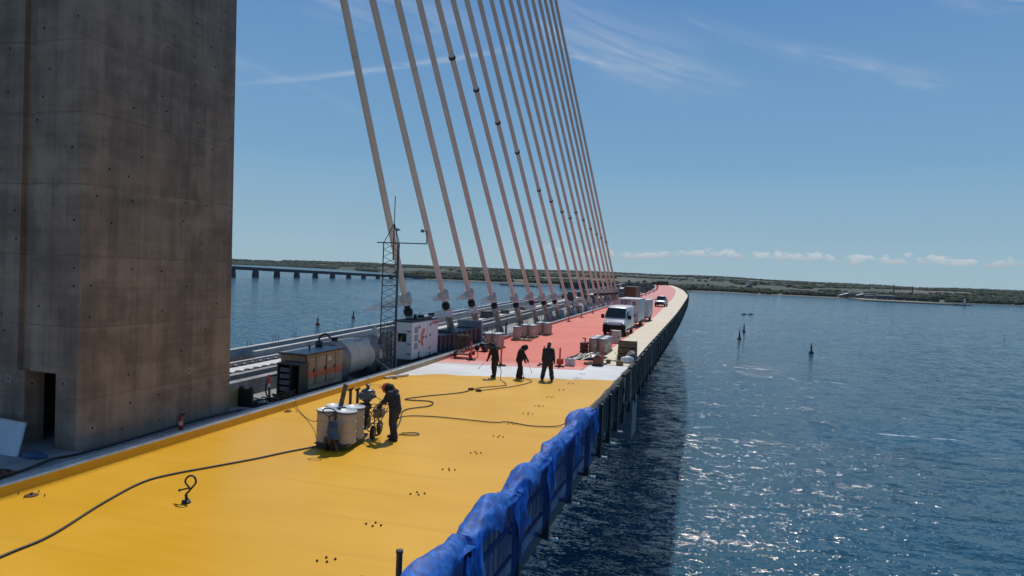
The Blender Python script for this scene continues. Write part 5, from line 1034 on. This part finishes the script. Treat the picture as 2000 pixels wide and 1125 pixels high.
b = MB(); b.tube(curve_pts([(-15.4, 10.5, .17), (-15.0, 11.6, .17), (-15.25, 12.7, .17), (-15.1, 13.3, .17), (-15.12, 15, .17), (-15.2, 17, .17), (-15.05, 19.3, .17), (-15.3, 20.3, -.1)], .2), .03, 7); tag(b.build('cable', HOSE), 'black cable along the kerb at the foot of the pylon', 'cable')
b = MB(); random.seed(8)
for k in range(24): x, y = -22.6 + random.gauss(0, .45), 29.2 + random.gauss(0, 1.3); b.bar((x, y, -.7 + random.random() * .5), (x + random.uniform(-.5, .5), y + random.uniform(-.6, .6), -.55 + random.random() * .6), .16, .05)
tag(b.build('rubble_pile', mat('brick_timber_rubble', (.27, .19, .15), .85, var=.5, scale=2)), 'pile of brown timber and rubble on the rail bed beside the pylon', 'rubble')
b = MB()
for k in range(16): b.cyl((-23.6, 28.0 + .22 * k, -.7), (-23.6, 28.0 + .22 * k, .15), .022, n=5)
for z_ in (-.3, .0): b.cyl((-23.6, 27.9, z_), (-23.6, 31.0, z_), .02, n=5)
tag(b.build('rebar_cage', RUST), 'row of bare rebar where the inner parapet starts', 'rebar')
# ------------------------------------------------------------------ things on the red coat
random.seed(44)
ht = thing('hose_trolley', 'two wheeled trolley hung with a mass of tan and dark hoses', 'trolley', (-14.0, 37.6, 0))
b = MB()
for x in (-.42, .42): b.tube(curve_pts([(x, .3, .12), (x, .28, .8), (x * .8, .22, 1.35)], .1), .025, 7)
b.bar((-.45, .3, .15), (.45, .3, .15), .05); b.bar((-.36, .24, 1.3), (.36, .24, 1.3), .05); b.bar((-.5, 0, .2), (.5, 0, .2), .5, .05); b.build('frame', DARK, ht)
for x in (-.48, .48): b = MB(); b.lathe((x, .1, .17), [(.06, -.05), (.17, -.05), (.17, .05), (.06, .05)], 16, 'X'); b.build('wheel', BLACKR, ht)
b = MB()
for k in range(22):
    x = random.uniform(-.36, .36); L = random.uniform(.45, .95); w_ = random.uniform(.08, .2); y_ = random.uniform(-.1, .3)
    b.tube(curve_pts([(x - w_ * .3, y_, 1.3), (x - w_, y_ - .05, 1.3 - L * .5), (x - w_ * .5, y_ - .06, 1.28 - L), (x + w_ * .6, y_ - .05, 1.28 - L), (x + w_, y_ - .03, 1.3 - L * .45), (x + w_ * .2, y_, 1.33)], .1), .024, 6)
b.build('hose_coil', mat('tan_hose', (.085, .065, .045), .7, var=.6, scale=4), ht)
b = MB(); b.lathe((.62, .1, .3), [(.05, -.1), (.14, -.1), (.14, .1), (.05, .1)], 12, 'X'); b.build('red_reel', mat('dull_red_reel', (.10, .02, .015), .6), ht); b = MB(); b.tube(curve_pts([(.5, .1, .6), (.9, .0, .45), (1.0, -.1, .1), (.75, -.2, .03), (.5, -.1, .1)], .08), .02, 6); b.tube(curve_pts([(-.5, .1, .7), (-.85, .1, .5), (-.7, 0, .1), (-.5, 0, .1)], .08), .02, 6); b.build('stray_hose', HOSE, ht)
def post(label, x, y, tilt=0.0):
    o = thing('marker_post', label, 'marker post', (x, y, ZD(y)), 0, 'red marker posts on the deck'); b = MB(); b.lathe((0, 0, .07), [(.055, 0), (.05, .55), (.05, .95), (.03, .98), (.001, .985)], 12)
    b.build('post', FLUO, o); b = MB(); b.lathe((0, 0, .62), [(.0515, 0), (.0515, .10)], 12); b.build('band', mat('dull_band', (.45, .08, .06), .5), o)
    b = MB(); b.prism([(-.24, -.14), (.24, -.14), (.28, 0), (.24, .14), (-.24, .14), (-.28, 0)], .0, .06); b.lathe((0, 0, .06), [(.09, 0), (.06, .05)], 10); b.build('foot', mat('rubber_foot', (.03, .022, .02), .8), o); return o
pw = ['beside the hose trolley', 'behind the leftmost hooded worker', 'behind the broad worker', 'right of the broad worker by the white cans', 'by the pale walkway next to the small red compressor', 'at the kerb just past the far drums', 'second along the kerb past the drums', 'third along the kerb past the drums', 'fourth along the kerb past the drums', 'at the kerb left of the box trailer lettering', 'at the kerb, partly behind the box trailer corner']
for (x, y), w_ in zip(((-13.16, 36.83), (-10.97, 35.6), (-8.98, 37.3), (-8.0, 37.0), (-6.0, 39.5), (-14.65, 62.6), (-14.8, 72.2), (-14.95, 80.2), (-15.25, 90), (-15.7, 108), (-15.4, 111)), pw): post('red marker post ' + w_, x, y)
fp = thing('marker_post', 'small red marker post in the long row on the kerb beyond the trailers', 'marker post', (KE(122) + .5, 122, 0), 0, 'far red marker posts along the kerb')
b = MB(); b.lathe((0, 0, .05), [(.07, 0), (.06, 1.0), (.001, 1.02)], 8); b.build('post', FLUO, fp); b = MB(); b.box(-.25, .25, -.15, .15, 0, .06); b.build('foot', BLACKR, fp)
y = 128
while y < 420: dup(fp, (KE(y) + .5 + random.uniform(-.2, .3), y, ZD(y))); y += random.uniform(5, 12)
for i, (y, l) in enumerate(((113, 'orange barrier boards in front of the brown container'), (128, 'orange barrier boards just beyond the brown container'), (150, 'farthest orange barrier boards along the kerb'))):
    o = thing('barrier', l, 'barrier', (KE(y) + (2.4 if i == 0 else 1.3), y, 0), .1 * i); b = MB(); b.box(-1.1, 1.1, -.03, .03, .45, .7); b.box(-1.1, 1.1, -.03, .03, .85, 1.1); b.build('board', FLUO, o); b = MB()
    for x in (-.9, .9): b.box(x - .04, x + .04, .032, .1, .05, 1.15); b.box(x - .08, x + .08, -.3, .3, .0, .05)
    b.build('stand', DARK, o)
def dgroup(names, spots, group):
    for (x, y), l in zip(spots, names): drum(l, x, y, .107, group)
pallet('wooden pallet under the drums beside the skips', -13.95, 43.45, 0, 1.3, 1.3); dgroup(['front left drum of the pallet beside the navy skips', 'front right drum of the pallet beside the navy skips', 'back left drum of the pallet beside the navy skips', 'back right drum of the pallet beside the navy skips'], ((-14.27, 43.13), (-13.62, 43.13), (-14.27, 43.78), (-13.62, 43.78)), 'kerb drums beside the skips')
pallet('nearly empty pallet with one drum and a bare end', -13.75, 49.7, 0, 1.5, 1.1, .1); drum('lone drum standing on the left end of a bare pallet', -14.15, 49.65, .107, 'lone drum on a pallet')
pallet('wooden pallet under the third drum group from the skips', -13.85, 52.2, 0, 1.3, 1.3); dgroup([f'{a} drum of the middle kerb pallet behind the lone drum' for a in ('front left', 'front right', 'back left', 'back right')], ((-14.17, 51.87), (-13.52, 51.87), (-14.17, 52.52), (-13.52, 52.52)), 'kerb drums behind the lone drum')
pallet('wooden pallet under the farthest kerb drum group', -13.45, 55.4, 0, 1.3, 1.3); dgroup([f'{a} drum of the farthest kerb pallet beside the red post' for a in ('front left', 'front right', 'back left', 'back right')], ((-13.77, 55.07), (-13.12, 55.07), (-13.77, 55.72), (-13.12, 55.72)), 'farthest kerb drums')
rows = [('first', 44.55), ('second', 45.2), ('third', 46.05), ('fourth', 46.7)]
pallet('nearer pallet under the drums in front of the white van', -7.12, 44.87, 0, 1.3, 1.3); pallet('farther pallet under the drums in front of the white van', -7.12, 46.37, 0, 1.3, 1.3)
for w_, y in rows: drum(f'left drum of the {w_} row in the block before the white van', -7.44, y, .107, 'drum block before the van'); drum(f'right drum of the {w_} row in the block before the white van', -6.79, y, .107, 'drum block before the van')
ct = thing('hand_cart', 'small black cart with rubber wheels in front of the pallet of drums by the skips', 'cart', (-13.9, 41.4, 0), -.3); b = MB(); b.box(-.3, .3, -.45, .45, .25, .32); b.tube([(-.25, .45, .3), (-.25, .75, .85), (.25, .75, .85), (.25, .45, .3)], .02, 6); b.box(-.2, .2, -.3, .2, .32, .5); b.build('frame', DARK, ct)
for x in (-.34, .34):
    for y in (-.35, .35): b = MB(); b.lathe((x, y, .2), [(.08, -.05), (.2, -.05), (.2, .05), (.08, .05)], 16, 'X'); w_ = b.build('wheel', BLACKR, ct); b = MB(); b.lathe((x, y, .2), [(.02, -.056), (.09, -.04), (.09, .04), (.02, .056)], 12, 'X'); b.build('rim', mat('cart_rim', (.28, .2, .2), .5), w_)
rb = thing('red_crate', 'red slatted crate against the left side of the drum block', 'crate', (-7.98, 44.3, 0)); b = MB()
for k in range(3): b.box(-.2, .2, -.5, .5, .05 + .24 * k, .24 + .24 * k)
b.build('slats', mat('dull_red_crate', (.09, .03, .025), .6), rb); b = MB(); b.cyl((.1, -.3, .74), (.1, -.3, 1.0), .04); b.bar((-.1, -.3, 1.0), (.15, -.3, 1.0), .06); b.build('valve', DARK, rb)
cbx = thing('grey_cabinet', 'grey cabinet with a dark handle standing right in front of the white van', 'cabinet', (-7.02, 52.6, 0)); b = MB(); b.box(-.33, .33, -.3, .3, .06, .95); b.build('body', mat('warm_grey_cabinet', (.40, .375, .35), .5, var=.06), cbx, bevel=.02); b = MB(); b.box(-.30, .30, -.315, -.301, .1, .92); b.build('door', mat('warm_grey_door', (.43, .40, .38), .5, var=.06), cbx, bevel=.004); b = MB(); b.box(.20, .26, -.34, -.316, .42, .56); b.build('handle', DARK, cbx)
for x, l in ((-7.70, 'white plastic jerrycan left of two beside the red post'), (-7.42, 'white plastic jerrycan right of two beside the red post')):
    o = thing('jerrycan', l, 'jerrycan', (x, 37.75, 0)); b = MB(); b.loft([[(-.13, -.15, z), (.13, -.15, z), (.13, .15, z), (-.13, .15, z)] for z in (.0, .36)] + [[(-.10, -.11, .42), (.10, -.11, .42), (.10, .11, .42), (-.10, .11, .42)]], smooth=False); b.build('can', mat('white_plastic', (.62, .60, .56), .5), o, bevel=.02); b = MB(); b.cyl((.0, -.08, .42), (0, -.08, .47), .03); b.tube([(0, .1, .42), (0, .08, .47), (0, -.02, .47), (0, -.04, .42)], .015, 6); b.build('cap', DARK, o)
b = MB(); b.box(-8.42, -8.10, 38.1, 38.5, 0, .26); b.box(-8.40, -8.12, 38.12, 38.48, .262, .28); tag(b.build('cardboard_box', mat('cardboard', (.22, .12, .07), .8)), 'small brown box on the red coat behind the broad worker', 'box')
b = MB()
def BS(u, v):
    q = noise.noise((u * 5, v * 4, 2)) + .5 * noise.noise((u * 11, v * 9, 5)); e = sin(pi * u) ** .6 * sin(pi * v) ** .6; return Vector((-8.35 + 2.1 * u + .25 * q, 40.5 + 1.7 * v + .5 * (u - .3) + .2 * q, .01 + e * (.22 + .26 * q + .18 * u)))
b.grid(BS, 44, 30, False); tag(b.build('plastic_sheet', mat('black_plastic', (.012, .012, .013), .36, var=.2)), 'crumpled shiny black plastic sheet in front of the drum block', 'sheet')
cp = thing('compressor', 'small red compressor with a dark base beside the cream walkway', 'compressor', (-6.15, 38.75, 0)); b = MB(); b.loft([[(-.28, -.22, .1), (.28, -.22, .1), (.28, .22, .1), (-.28, .22, .1)], [(-.26, -.2, .42), (.26, -.2, .42), (.26, .2, .42), (-.26, .2, .42)], [(-.16, -.14, .56), (.16, -.14, .56), (.16, .14, .56), (-.16, .14, .56)]], smooth=False); b.build('casing', mat('faded_red_casing', (.20, .055, .03), .5, dirt=.4), cp, bevel=.03); b = MB(); b.box(-.32, .32, -.26, .26, .0, .098); b.build('base', DARK, cp); b = MB(); b.tube([(-.15, 0, .55), (-.12, 0, .72), (.12, 0, .72), (.15, 0, .55)], .02, 6); b.lathe((0, 0, .56), [(.1, 0), (.1, .08), (.04, .1)], 12); b.build('carry_handle', CHROME, cp)
tangle('hose_heap', 'little heap of dark hoses left of the red compressor', (-6.75, 39.0, 0), .2, .2, .05, 5, .02, HOSE); tangle('hose_heap', 'thin tangled cords over the walkway in front of the timber crates', (-5.3, 41.3, 0), .5, .25, .01, 4, .008, HOSE)
BR = mat('brown_block', (.19, .115, .055), .8, var=.25, scale=5)
b = MB(); b.box(-5.20, -4.82, 39.42, 39.68, .0, .24); b.box(-5.18, -4.84, 39.44, 39.66, .242, .25); tag(b.build('wooden_block', BR), 'brown wooden block alone at the near end of the cream walkway', 'block')
b = MB(); b.box(-5.86, -5.62, 39.9, 40.15, .0, .22); b.box(-5.84, -5.64, 39.92, 40.13, .222, .23); tag(b.build('wooden_block', BR), 'small brown block right beside the red compressor', 'block')
for k, w_ in enumerate(('lowest', 'middle', 'topmost')):
    o = thing('timber_crate', f'brown timber crate on the cream walkway, {w_} of the stack', 'crate', (-4.95, 42.6, .38 * k), .03 * (k - 1), 'stacked timber crates'); b = MB()
    for z_ in (.03, .20): b.box(-.55, .55, -.45, -.42, z_, z_ + .15); b.box(-.55, .55, .42, .45, z_, z_ + .15); b.box(-.55, -.52, -.42, .42, z_, z_ + .15); b.box(.52, .55, -.42, .42, z_, z_ + .15)
    b.build('board', WOOD, o); b = MB()
    for x in (-.5, .5):
        for y in (-.40, .40): b.box(x - .04, x + .04, y - .03, y + .03, .0, .375)
    b.box(-.5, .5, -.41, .41, .02, .05); b.build('corner_post', mat('dark_timber', (.10, .06, .03), .85), o)
def lump(name, label, c, r, m_, seed, cat):
    b = MB(); b.ball(c, r, 18, 12); b.v = [tuple(Vector(c) + (Vector(v) - Vector(c)) * (1 + .35 * noise.noise((v[0] * 4, v[1] * 4, v[2] * 5 + seed)))) for v in b.v]; return tag(b.build(name, m_), label, cat)
lump('sack', 'dusty grey brown sack leaning on the timber crates', (-4.62, 41.75, .28), (.36, .26, .34), mat('grey_sack', (.16, .145, .14), .7, var=.2, scale=4, bump=.5), 3, 'sack'); lump('plastic_bundle', 'crumpled clear plastic bundle in front of the timber crates', (-4.78, 40.9, .18), (.36, .28, .22), FILM, 7, 'plastic')
tangle('hose_heap', 'loose cords hanging from the timber crates onto the walkway', (-5.5, 42.4, .0), .12, .3, .25, 3, .008, HOSE)
lump('stone', 'small dark lump on the red coat between the hooded workers', (-9.1, 36.6, .03), (.09, .07, .05), RUST, 1, 'stone')
b = MB(); b.box(-7.60, -7.30, 79.0, 79.3, 0, .45); b.box(-7.58, -7.32, 79.02, 79.28, .452, .47); tag(b.build('grey_box', VG), 'small grey box on the walkway edge beside the second trailer', 'box')
# ------------------------------------------------------------------ vehicles (local frame: nose towards -y)
TYRE = BLACKR; RIM = mat('wheel_rim', (.33, .33, .34), .4, metal=.5); BPL = mat('black_bumper', (.012, .012, .013), .7, spec=.2); LAMPM = mat('headlamp_glass', (.42, .44, .46), .12, var=.05); VANW = mat('van_white', (.66, .67, .68), .28, var=.03, scale=.6, dirt=.05); SILV = mat('silver_paint', (.46, .48, .50), .25, metal=.35, var=.04)
def wheel(root, x, y, r, w_=.22):
    b = MB(); b.lathe((x, y, r), [(r * .55, -w_ / 2), (r * .93, -w_ / 2), (r, -w_ * .35), (r, w_ * .35), (r * .93, w_ / 2), (r * .55, w_ / 2)], 24, 'X'); o = b.build('wheel', TYRE, root); b = MB(); b.lathe((x, y, r), [(.03, -w_ * .52), (r * .3, -w_ * .5), (r * .58, -w_ * .40), (r * .58, w_ * .40), (r * .3, w_ * .5), (.03, w_ * .52)], 20, 'X'); b.build('rim', RIM, o)
def rrect(y, hw, z0, z1, cr=.12, tum=.0):
    pts = []
    for cx_, cz, a0 in ((1, 0, -90), (1, 1, 0), (-1, 1, 90), (-1, 0, 180)):
        for k in range(4):
            a = radians(a0 + 30 * k); hwz = hw - tum * cz; c_ = min(cr, (z1 - z0) * .45); pts.append((cx_ * (hwz - c_) + c_ * cos(a), y, (z1 - c_ if cz else z0 + c_) + c_ * sin(a)))
    return pts
vn = thing('panel_van', 'white panel van with a dark windscreen parked beside the walkway', 'van', (-7.95, 61.0, 0), radians(-1.5))
b = MB(); b.loft([rrect(2.85, .97, .42, 2.40, .12, .12), rrect(2.80, .98, .38, 2.44, .12, .12), rrect(.4, 1.0, .36, 2.48, .14, .14), rrect(-1.05, 1.0, .36, 2.46, .15, .15), rrect(-1.35, 1.0, .36, 2.36, .16, .16), rrect(-2.12, 1.0, .36, 1.46, .14, .10), rrect(-2.55, .98, .36, 1.24, .14, .08), rrect(-2.78, .90, .40, 1.04, .14, .05)], True); vb = b.build('body', VANW, vn)
b = MB(); b.add([(-.80, -1.40, 2.30), (.80, -1.40, 2.30), (.88, -2.10, 1.52), (-.88, -2.10, 1.52)], [(3, 2, 1, 0)]); b.v = [(x, y - .03, z + .03) for x, y, z in b.v]; o = b.build('windscreen', GLASS, vn); sm = o.modifiers.new('Solidify', 'SOLIDIFY'); sm.thickness = .02
b = MB(); b.loft([rrect(-2.60, .99, .28, .98, .1), rrect(-2.84, .93, .30, .96, .1), rrect(-2.90, .84, .34, .90, .1)], True); b.build('bumper', BPL, vn); b = MB(); b.box(-.62, .62, -2.915, -2.86, .62, .92); b.build('grille', BPL, vn)  # bumper black also stands for the shade over the lower front
for s in (-1, 1):
    b = MB(); b.loft([rrect(-2.50, .18, 1.02, 1.20, .05), rrect(-2.82, .15, .98, 1.12, .05)], True); b.v = [(x + s * .74, y, z) for x, y, z in b.v]; b.build('headlight', LAMPM, vn)
    b = MB(); b.box(s * 1.04, s * 1.30, -1.86, -1.72, 1.42, 1.78) if s > 0 else b.box(-1.30, -1.04, -1.86, -1.72, 1.42, 1.78); b.bar((s * .95, -1.75, 1.45), (s * 1.1, -1.79, 1.5), .05); b.build('mirror', BPL, vn, bevel=.03)
    b = MB(); xs = s * .965; b.add([(s * .93, -1.30, 2.05), (s * .93, -.62, 2.08), (s * .995, -.62, 1.45), (s * .995, -1.85, 1.45)], [(0, 1, 2, 3)]); b.v = [(x + s * .012, y, z) for x, y, z in b.v]; o = b.build('side_window', GLASS, vn); sm = o.modifiers.new('Solidify', 'SOLIDIFY'); sm.thickness = .01
    b = MB()
    for y_ in (-.55, .75, 2.0): b.bar((s * 1.003, y_, .5), (s * .96, y_, 2.2), .012)
    b.bar((s * 1.01, -2.1, .52), (s * 1.01, 2.8, .52), .03, .12); b.build('door_seam', BPL, vn)
    wheel(vn, s * .86, -1.95, .34); wheel(vn, s * .86, 1.75, .34)
b = MB(); b.box(-.26, .26, -2.925, -2.905, .44, .55); b.build('number_plate', WHITE, vn); b = MB(); b.tube([(-.5, -1.98, 1.58), (.3, -1.95, 1.60)], .012, 5); b.tube([(.1, -2.0, 1.57), (.75, -1.97, 1.60)], .012, 5); b.build('wiper', BPL, vn)
kt = thing('box_trailer', 'white box trailer with black lettering on its front behind the white van', 'trailer', (-8.2, 72.6, 0), radians(-1.5)); KW = mat('trailer_white', (.56, .55, .55), .4, var=.04, scale=.7, dirt=.08); KL = mat('trailer_lower', (.42, .415, .42), .5, var=.06)
b = MB(); b.box(-1.05, 1.05, -2.55, 2.55, 1.52, 2.76); b.box(-1.05, 1.05, -2.55, 2.55, .55, 1.50); b.build('body', KW, kt, bevel=.02); b = MB(); b.box(-1.0, 1.0, -2.562, -2.551, .6, 1.46); b.build('lower_panel', KL, kt)
b = MB(); b.box(-1.09, 1.09, -2.6, 2.6, 2.765, 2.85); b.build('roof', WHITE, kt); b = MB()
for x in (-1.07, 1.02): b.box(x, x + .05, -2.58, -2.5, .5, 2.76)
b.box(-1.07, 1.07, -2.575, -2.5, 1.47, 1.53); b.build('corner_trim', CHROME, kt); b = MB(); b.box(-.9, .9, -2.4, 2.4, .4, .55); b.bar((0, -2.5, .45), (0, -3.5, .45), .12); b.bar((0, -3.2, .0), (0, -3.2, .5), .07); b.build('chassis', DARK, kt)
for s in (-1, 1):
    for y_ in (-.2, .65): wheel(kt, s * .98, y_, .33, .2)
    b = MB(); b.box(s * .86 - .14, s * .86 + .14, -.62, 1.08, .70, .74); b.build('mudguard', DARK, kt)
KBL = mat('lettering_black', (.02, .02, .022), .5)
lettering('lettering', 'KBT', .56, KBL, kt, (-.28, -2.569, 2.45), (pi / 2, 0, 0), .004, .012)
b = MB()
def arcb(b, r0, r1, a0, a1, cx_, cz):
    n = 8; A = [(cx_ + r * cos(radians(a0 + (a1 - a0) * k / n)), -2.566, cz + r * sin(radians(a0 + (a1 - a0) * k / n))) for r in (r0, r1) for k in range(n + 1)]; b.add(A, [(k, k + 1, n + 2 + k, n + 1 + k) for k in range(n)])
for a0 in (25, 115, 205, 295): arcb(b, .16, .235, a0, a0 + 62, .56, 2.40)
b.box(.47, .535, -2.57, -2.562, 2.22, 2.58); b.bar((.545, -2.566, 2.40), (.69, -2.566, 2.54), .008, .07); b.bar((.545, -2.566, 2.40), (.69, -2.566, 2.26), .008, .07); b.build('logo', KBL, kt); b = MB(); b.box(-.82, .78, -2.568, -2.56, 2.03, 2.05); b.build('underline', KBL, kt)
b = MB(); b.bar((.45, -2.58, 1.15), (.75, -2.58, 1.15), .06, .10); b.lathe((.6, -2.57, 1.15), [(.16, -.03), (.16, .0)], 12, 'Y'); b.build('coupling_panel', BPL, kt)
t2 = thing('box_trailer', 'smaller ribbed trailer with a white roof just behind the lettered trailer', 'trailer', (-7.62, 82.0, 0), radians(-2)); b = MB(); b.box(-.6, .6, -1.9, 1.9, .5, 2.36); b.build('body', KW, t2, bevel=.02); b = MB(); b.box(-.66, .66, -1.98, 1.98, 2.365, 2.5); b.build('roof', WHITE, t2)
for k in range(6): b = MB(); x = -.52 + .2 * k; b.box(x, x + .06, -1.95, -1.901, .55, 2.3); b.build('rib', KL, t2)
b = MB(); b.box(-.5, .5, -1.8, 1.8, .36, .498); b.bar((0, -1.8, .42), (0, -2.7, .42), .1); b.build('chassis', DARK, t2)
for s in (-1, 1): wheel(t2, s * .55, -.2, .34, .2)
pk = thing('pickup_truck', 'silver pickup with a bright bonnet driving on the red coat near the far bend', 'pickup', (-8.75, 123.3, 0), radians(-2.5)); b = MB()
b.loft([rrect(2.55, .84, .5, 1.06, .1), rrect(1.0, .9, .48, 1.10, .12), rrect(-1.1, .92, .48, 1.12, .14, .03), rrect(-2.2, .91, .46, 1.04, .14, .05), rrect(-2.62, .84, .46, .86, .12, .05)], True); b.build('body', SILV, pk); b = MB(); b.loft([rrect(.95, .78, 1.05, 1.80, .16, .14), rrect(-.35, .80, 1.05, 1.86, .16, .14), rrect(-1.15, .84, 1.05, 1.16, .05, .05)], True); b.build('cab', SILV, pk)
b = MB(); b.add([(-.62, -.42, 1.80), (.62, -.42, 1.80), (.76, -1.10, 1.18), (-.76, -1.10, 1.18)], [(3, 2, 1, 0)]); b.v = [(x, y - .02, z + .02) for x, y, z in b.v]; o = b.build('windscreen', GLASS, pk); sm = o.modifiers.new('Solidify', 'SOLIDIFY'); sm.thickness = .02
b = MB(); b.loft([rrect(-2.5, .92, .36, .62, .08), rrect(-2.72, .86, .38, .60, .08)], True); b.build('bumper', BPL, pk); b = MB(); b.box(-.5, .5, -2.665, -2.6, .64, .82); b.build('grille', BPL, pk)
for s in (-1, 1):
    b = MB(); b.ball((s * .68, -2.56, .76), (.16, .08, .09), 10, 8); b.build('headlight', LAMPM, pk); b = MB(); b.bar((s * .9, -.95, 1.2), (s * 1.12, -.95, 1.24), .12, .18); b.build('mirror', BPL, pk); wheel(pk, s * .80, -1.75, .37); wheel(pk, s * .80, 1.45, .37)
    b = MB(); b.add([(s * .70, -.36, 1.72), (s * .70, .8, 1.70), (s * .83, .85, 1.2), (s * .84, -.9, 1.2)], [(0, 1, 2, 3)]); b.v = [(x + s * .03, y, z) for x, y, z in b.v]; o = b.build('side_window', GLASS, pk); sm = o.modifiers.new('Solidify', 'SOLIDIFY'); sm.thickness = .01
cn_ = thing('shipping_container', 'brown site container beside the kerb beyond the lettered trailer', 'container', (-13.7, 121, 0), radians(-1)); CB = mat('container_brown', (.12, .075, .035), .6, var=.15, scale=1); b = MB(); b.box(-1.0, 1.0, -3, 3, .12, 3.2); b.build('body', CB, cn_, bevel=.02)
for k in range(8): b = MB(); x = -.9 + .235 * k; b.box(x, x + .1, -3.05, -3.002, .3, 3.05); b.build('rib', CB, cn_)
b = MB(); b.box(-1.05, 1.05, -3.06, 3.06, 3.202, 3.3); b.box(-1.05, 1.05, -3.06, 3.06, .0, .118); b.build('frame', DARK, cn_)
gb = thing('site_bin', 'grey green covered bin behind the last stay cable anchors', 'bin', (KE(112) - 1.2, 112, -.36), 0); b = MB(); b.box(-.8, .8, -1, 1, -.3 + .3, 1.7); b.build('body', mat('grey_green', (.16, .20, .18), .6), gb); b = MB(); b.loft([[(-.85, -1.05, 1.702), (.85, -1.05, 1.702), (.85, 1.05, 1.702), (-.85, 1.05, 1.702)], [(-.5, -.6, 1.95), (.5, -.6, 1.95), (.5, .6, 1.95), (-.5, .6, 1.95)]], smooth=False); b.build('cover', mat('grey_green_cover', (.2, .24, .22), .6), gb)
# machines at the far end and stacks along the rail side
fm = thing('parked_lorry', 'tiny dark lorry silhouette at the far end of the red deck', 'lorry', (0, 0, 0), 0, 'dark lorries at the far end'); b = MB(); b.box(-1.1, 1.1, -3, -1.2, .7, 2.6); b.build('cab', DARK, fm, bevel=.1); b = MB(); b.box(-1.1, 1.1, -1.1, 3, .9, 2.0); b.build('bed', RUST, fm); b = MB()
for s in (-1, 1):
    for y_ in (-2.2, 1.0, 2.1): b.lathe((s * .95, y_, .5), [(.2, -.15), (.5, -.15), (.5, .15), (.2, .15)], 14, 'X')
b.build('wheel_set', BLACKR, fm)
spots = [(440, .35), (446, .55), (436, .15), (452, .75)]
for i, (y, u) in enumerate(spots):
    loc = (KE(y) + (CI(y) - KE(y)) * u, y, ZD(y)); 
    if i == 0: fm.location = loc
    else: dup(fm, loc, .5 * i)
st = thing('material_stack', 'dark bundled material stack on the far rail bed', 'stack', (WL(70) - 2.3, 70, .07), 0, 'material stacks along the rail bed'); b = MB()
for k in range(3): b.box(-.5, .5, -1.2 + .1 * k, 1.2 - .1 * k, .08 + .22 * k, .27 + .22 * k)
b.build('bundle', mat('stack_dark', (.085, .08, .08), .8, var=.6, scale=2), st); b = MB(); b.box(-.55, .55, -.8, -.6, 0, .078); b.box(-.55, .55, .6, .8, 0, .078); b.build('bearer', WOOD, st)
y = 80
while y < 420:
    for off in random.sample((.75, 2.3, 4.0, 5.2), 1) + [-random.uniform(.8, WL(y) * -1 + KE(y) - 1.6) for _ in range(1 + int(y > 120) * 2)]: dup(st, (WL(y) - off, y + random.uniform(-2, 2), (-.42 if off < 0 or off > 3 else .05) + ZD(y)), random.uniform(-.5, .5), scale=(random.uniform(.6, 1.5), random.uniform(.5, 1.9), random.uniform(.7, 2.6)) if y > 120 else (random.uniform(.4, .8), random.uniform(.4, 1.2), random.uniform(.3, .8)))
    y += random.uniform(5, 10)
dk = thing('fence_frame', 'dark handrail frame on the central strip by the stay cables', 'handrail', (-16.2, 47.5, -.36), 0, 'handrail frames on the central strip'); b = MB()
for y_ in (0, 1.2, 2.4): b.cyl((0, y_, .0), (0, y_, 1.25), .03, n=6)
for z_ in (.65, 1.22): b.cyl((0, 0, z_), (0, 2.4, z_), .025, n=6)
b.build('tube', DARK, dk); b = MB(); b.box(-.03, .03, -.1, 2.5, .02, .2); b.build('toe_board', RUST, dk)
for y in (50.4, 53.3, 56.4, 60, 66, 72, 79, 86): dup(dk, (KE(y) - 1.2 + random.uniform(-.3, .2), y, -.36), random.uniform(-.25, .25))
lump('blue_bundle', 'small blue wrapped bundle among the anchors behind the kerb drums', (-15.6, 47.0, .55), (.5, .9, .12), mat('blue_wrap', (.03, .07, .22), .4), 4, 'bundle')
# ------------------------------------------------------------------ thin sea haze
m = bpy.data.materials.new('haze_air'); m.use_nodes = True; nt = m.node_tree; nt.nodes.clear()
o_ = nt.nodes.new('ShaderNodeOutputMaterial'); v_ = nt.nodes.new('ShaderNodeVolumePrincipled'); v_.inputs['Color'].default_value = (.80, .90, 1.0, 1); v_.inputs['Density'].default_value = 1.6e-5; v_.inputs['Anisotropy'].default_value = .2
nt.links.new(v_.outputs[0], o_.inputs['Volume'])
b = MB(); b.box(-17000, 17000, -3500, 17000, -70, 95); tag(b.build('haze', m), kind='stuff')
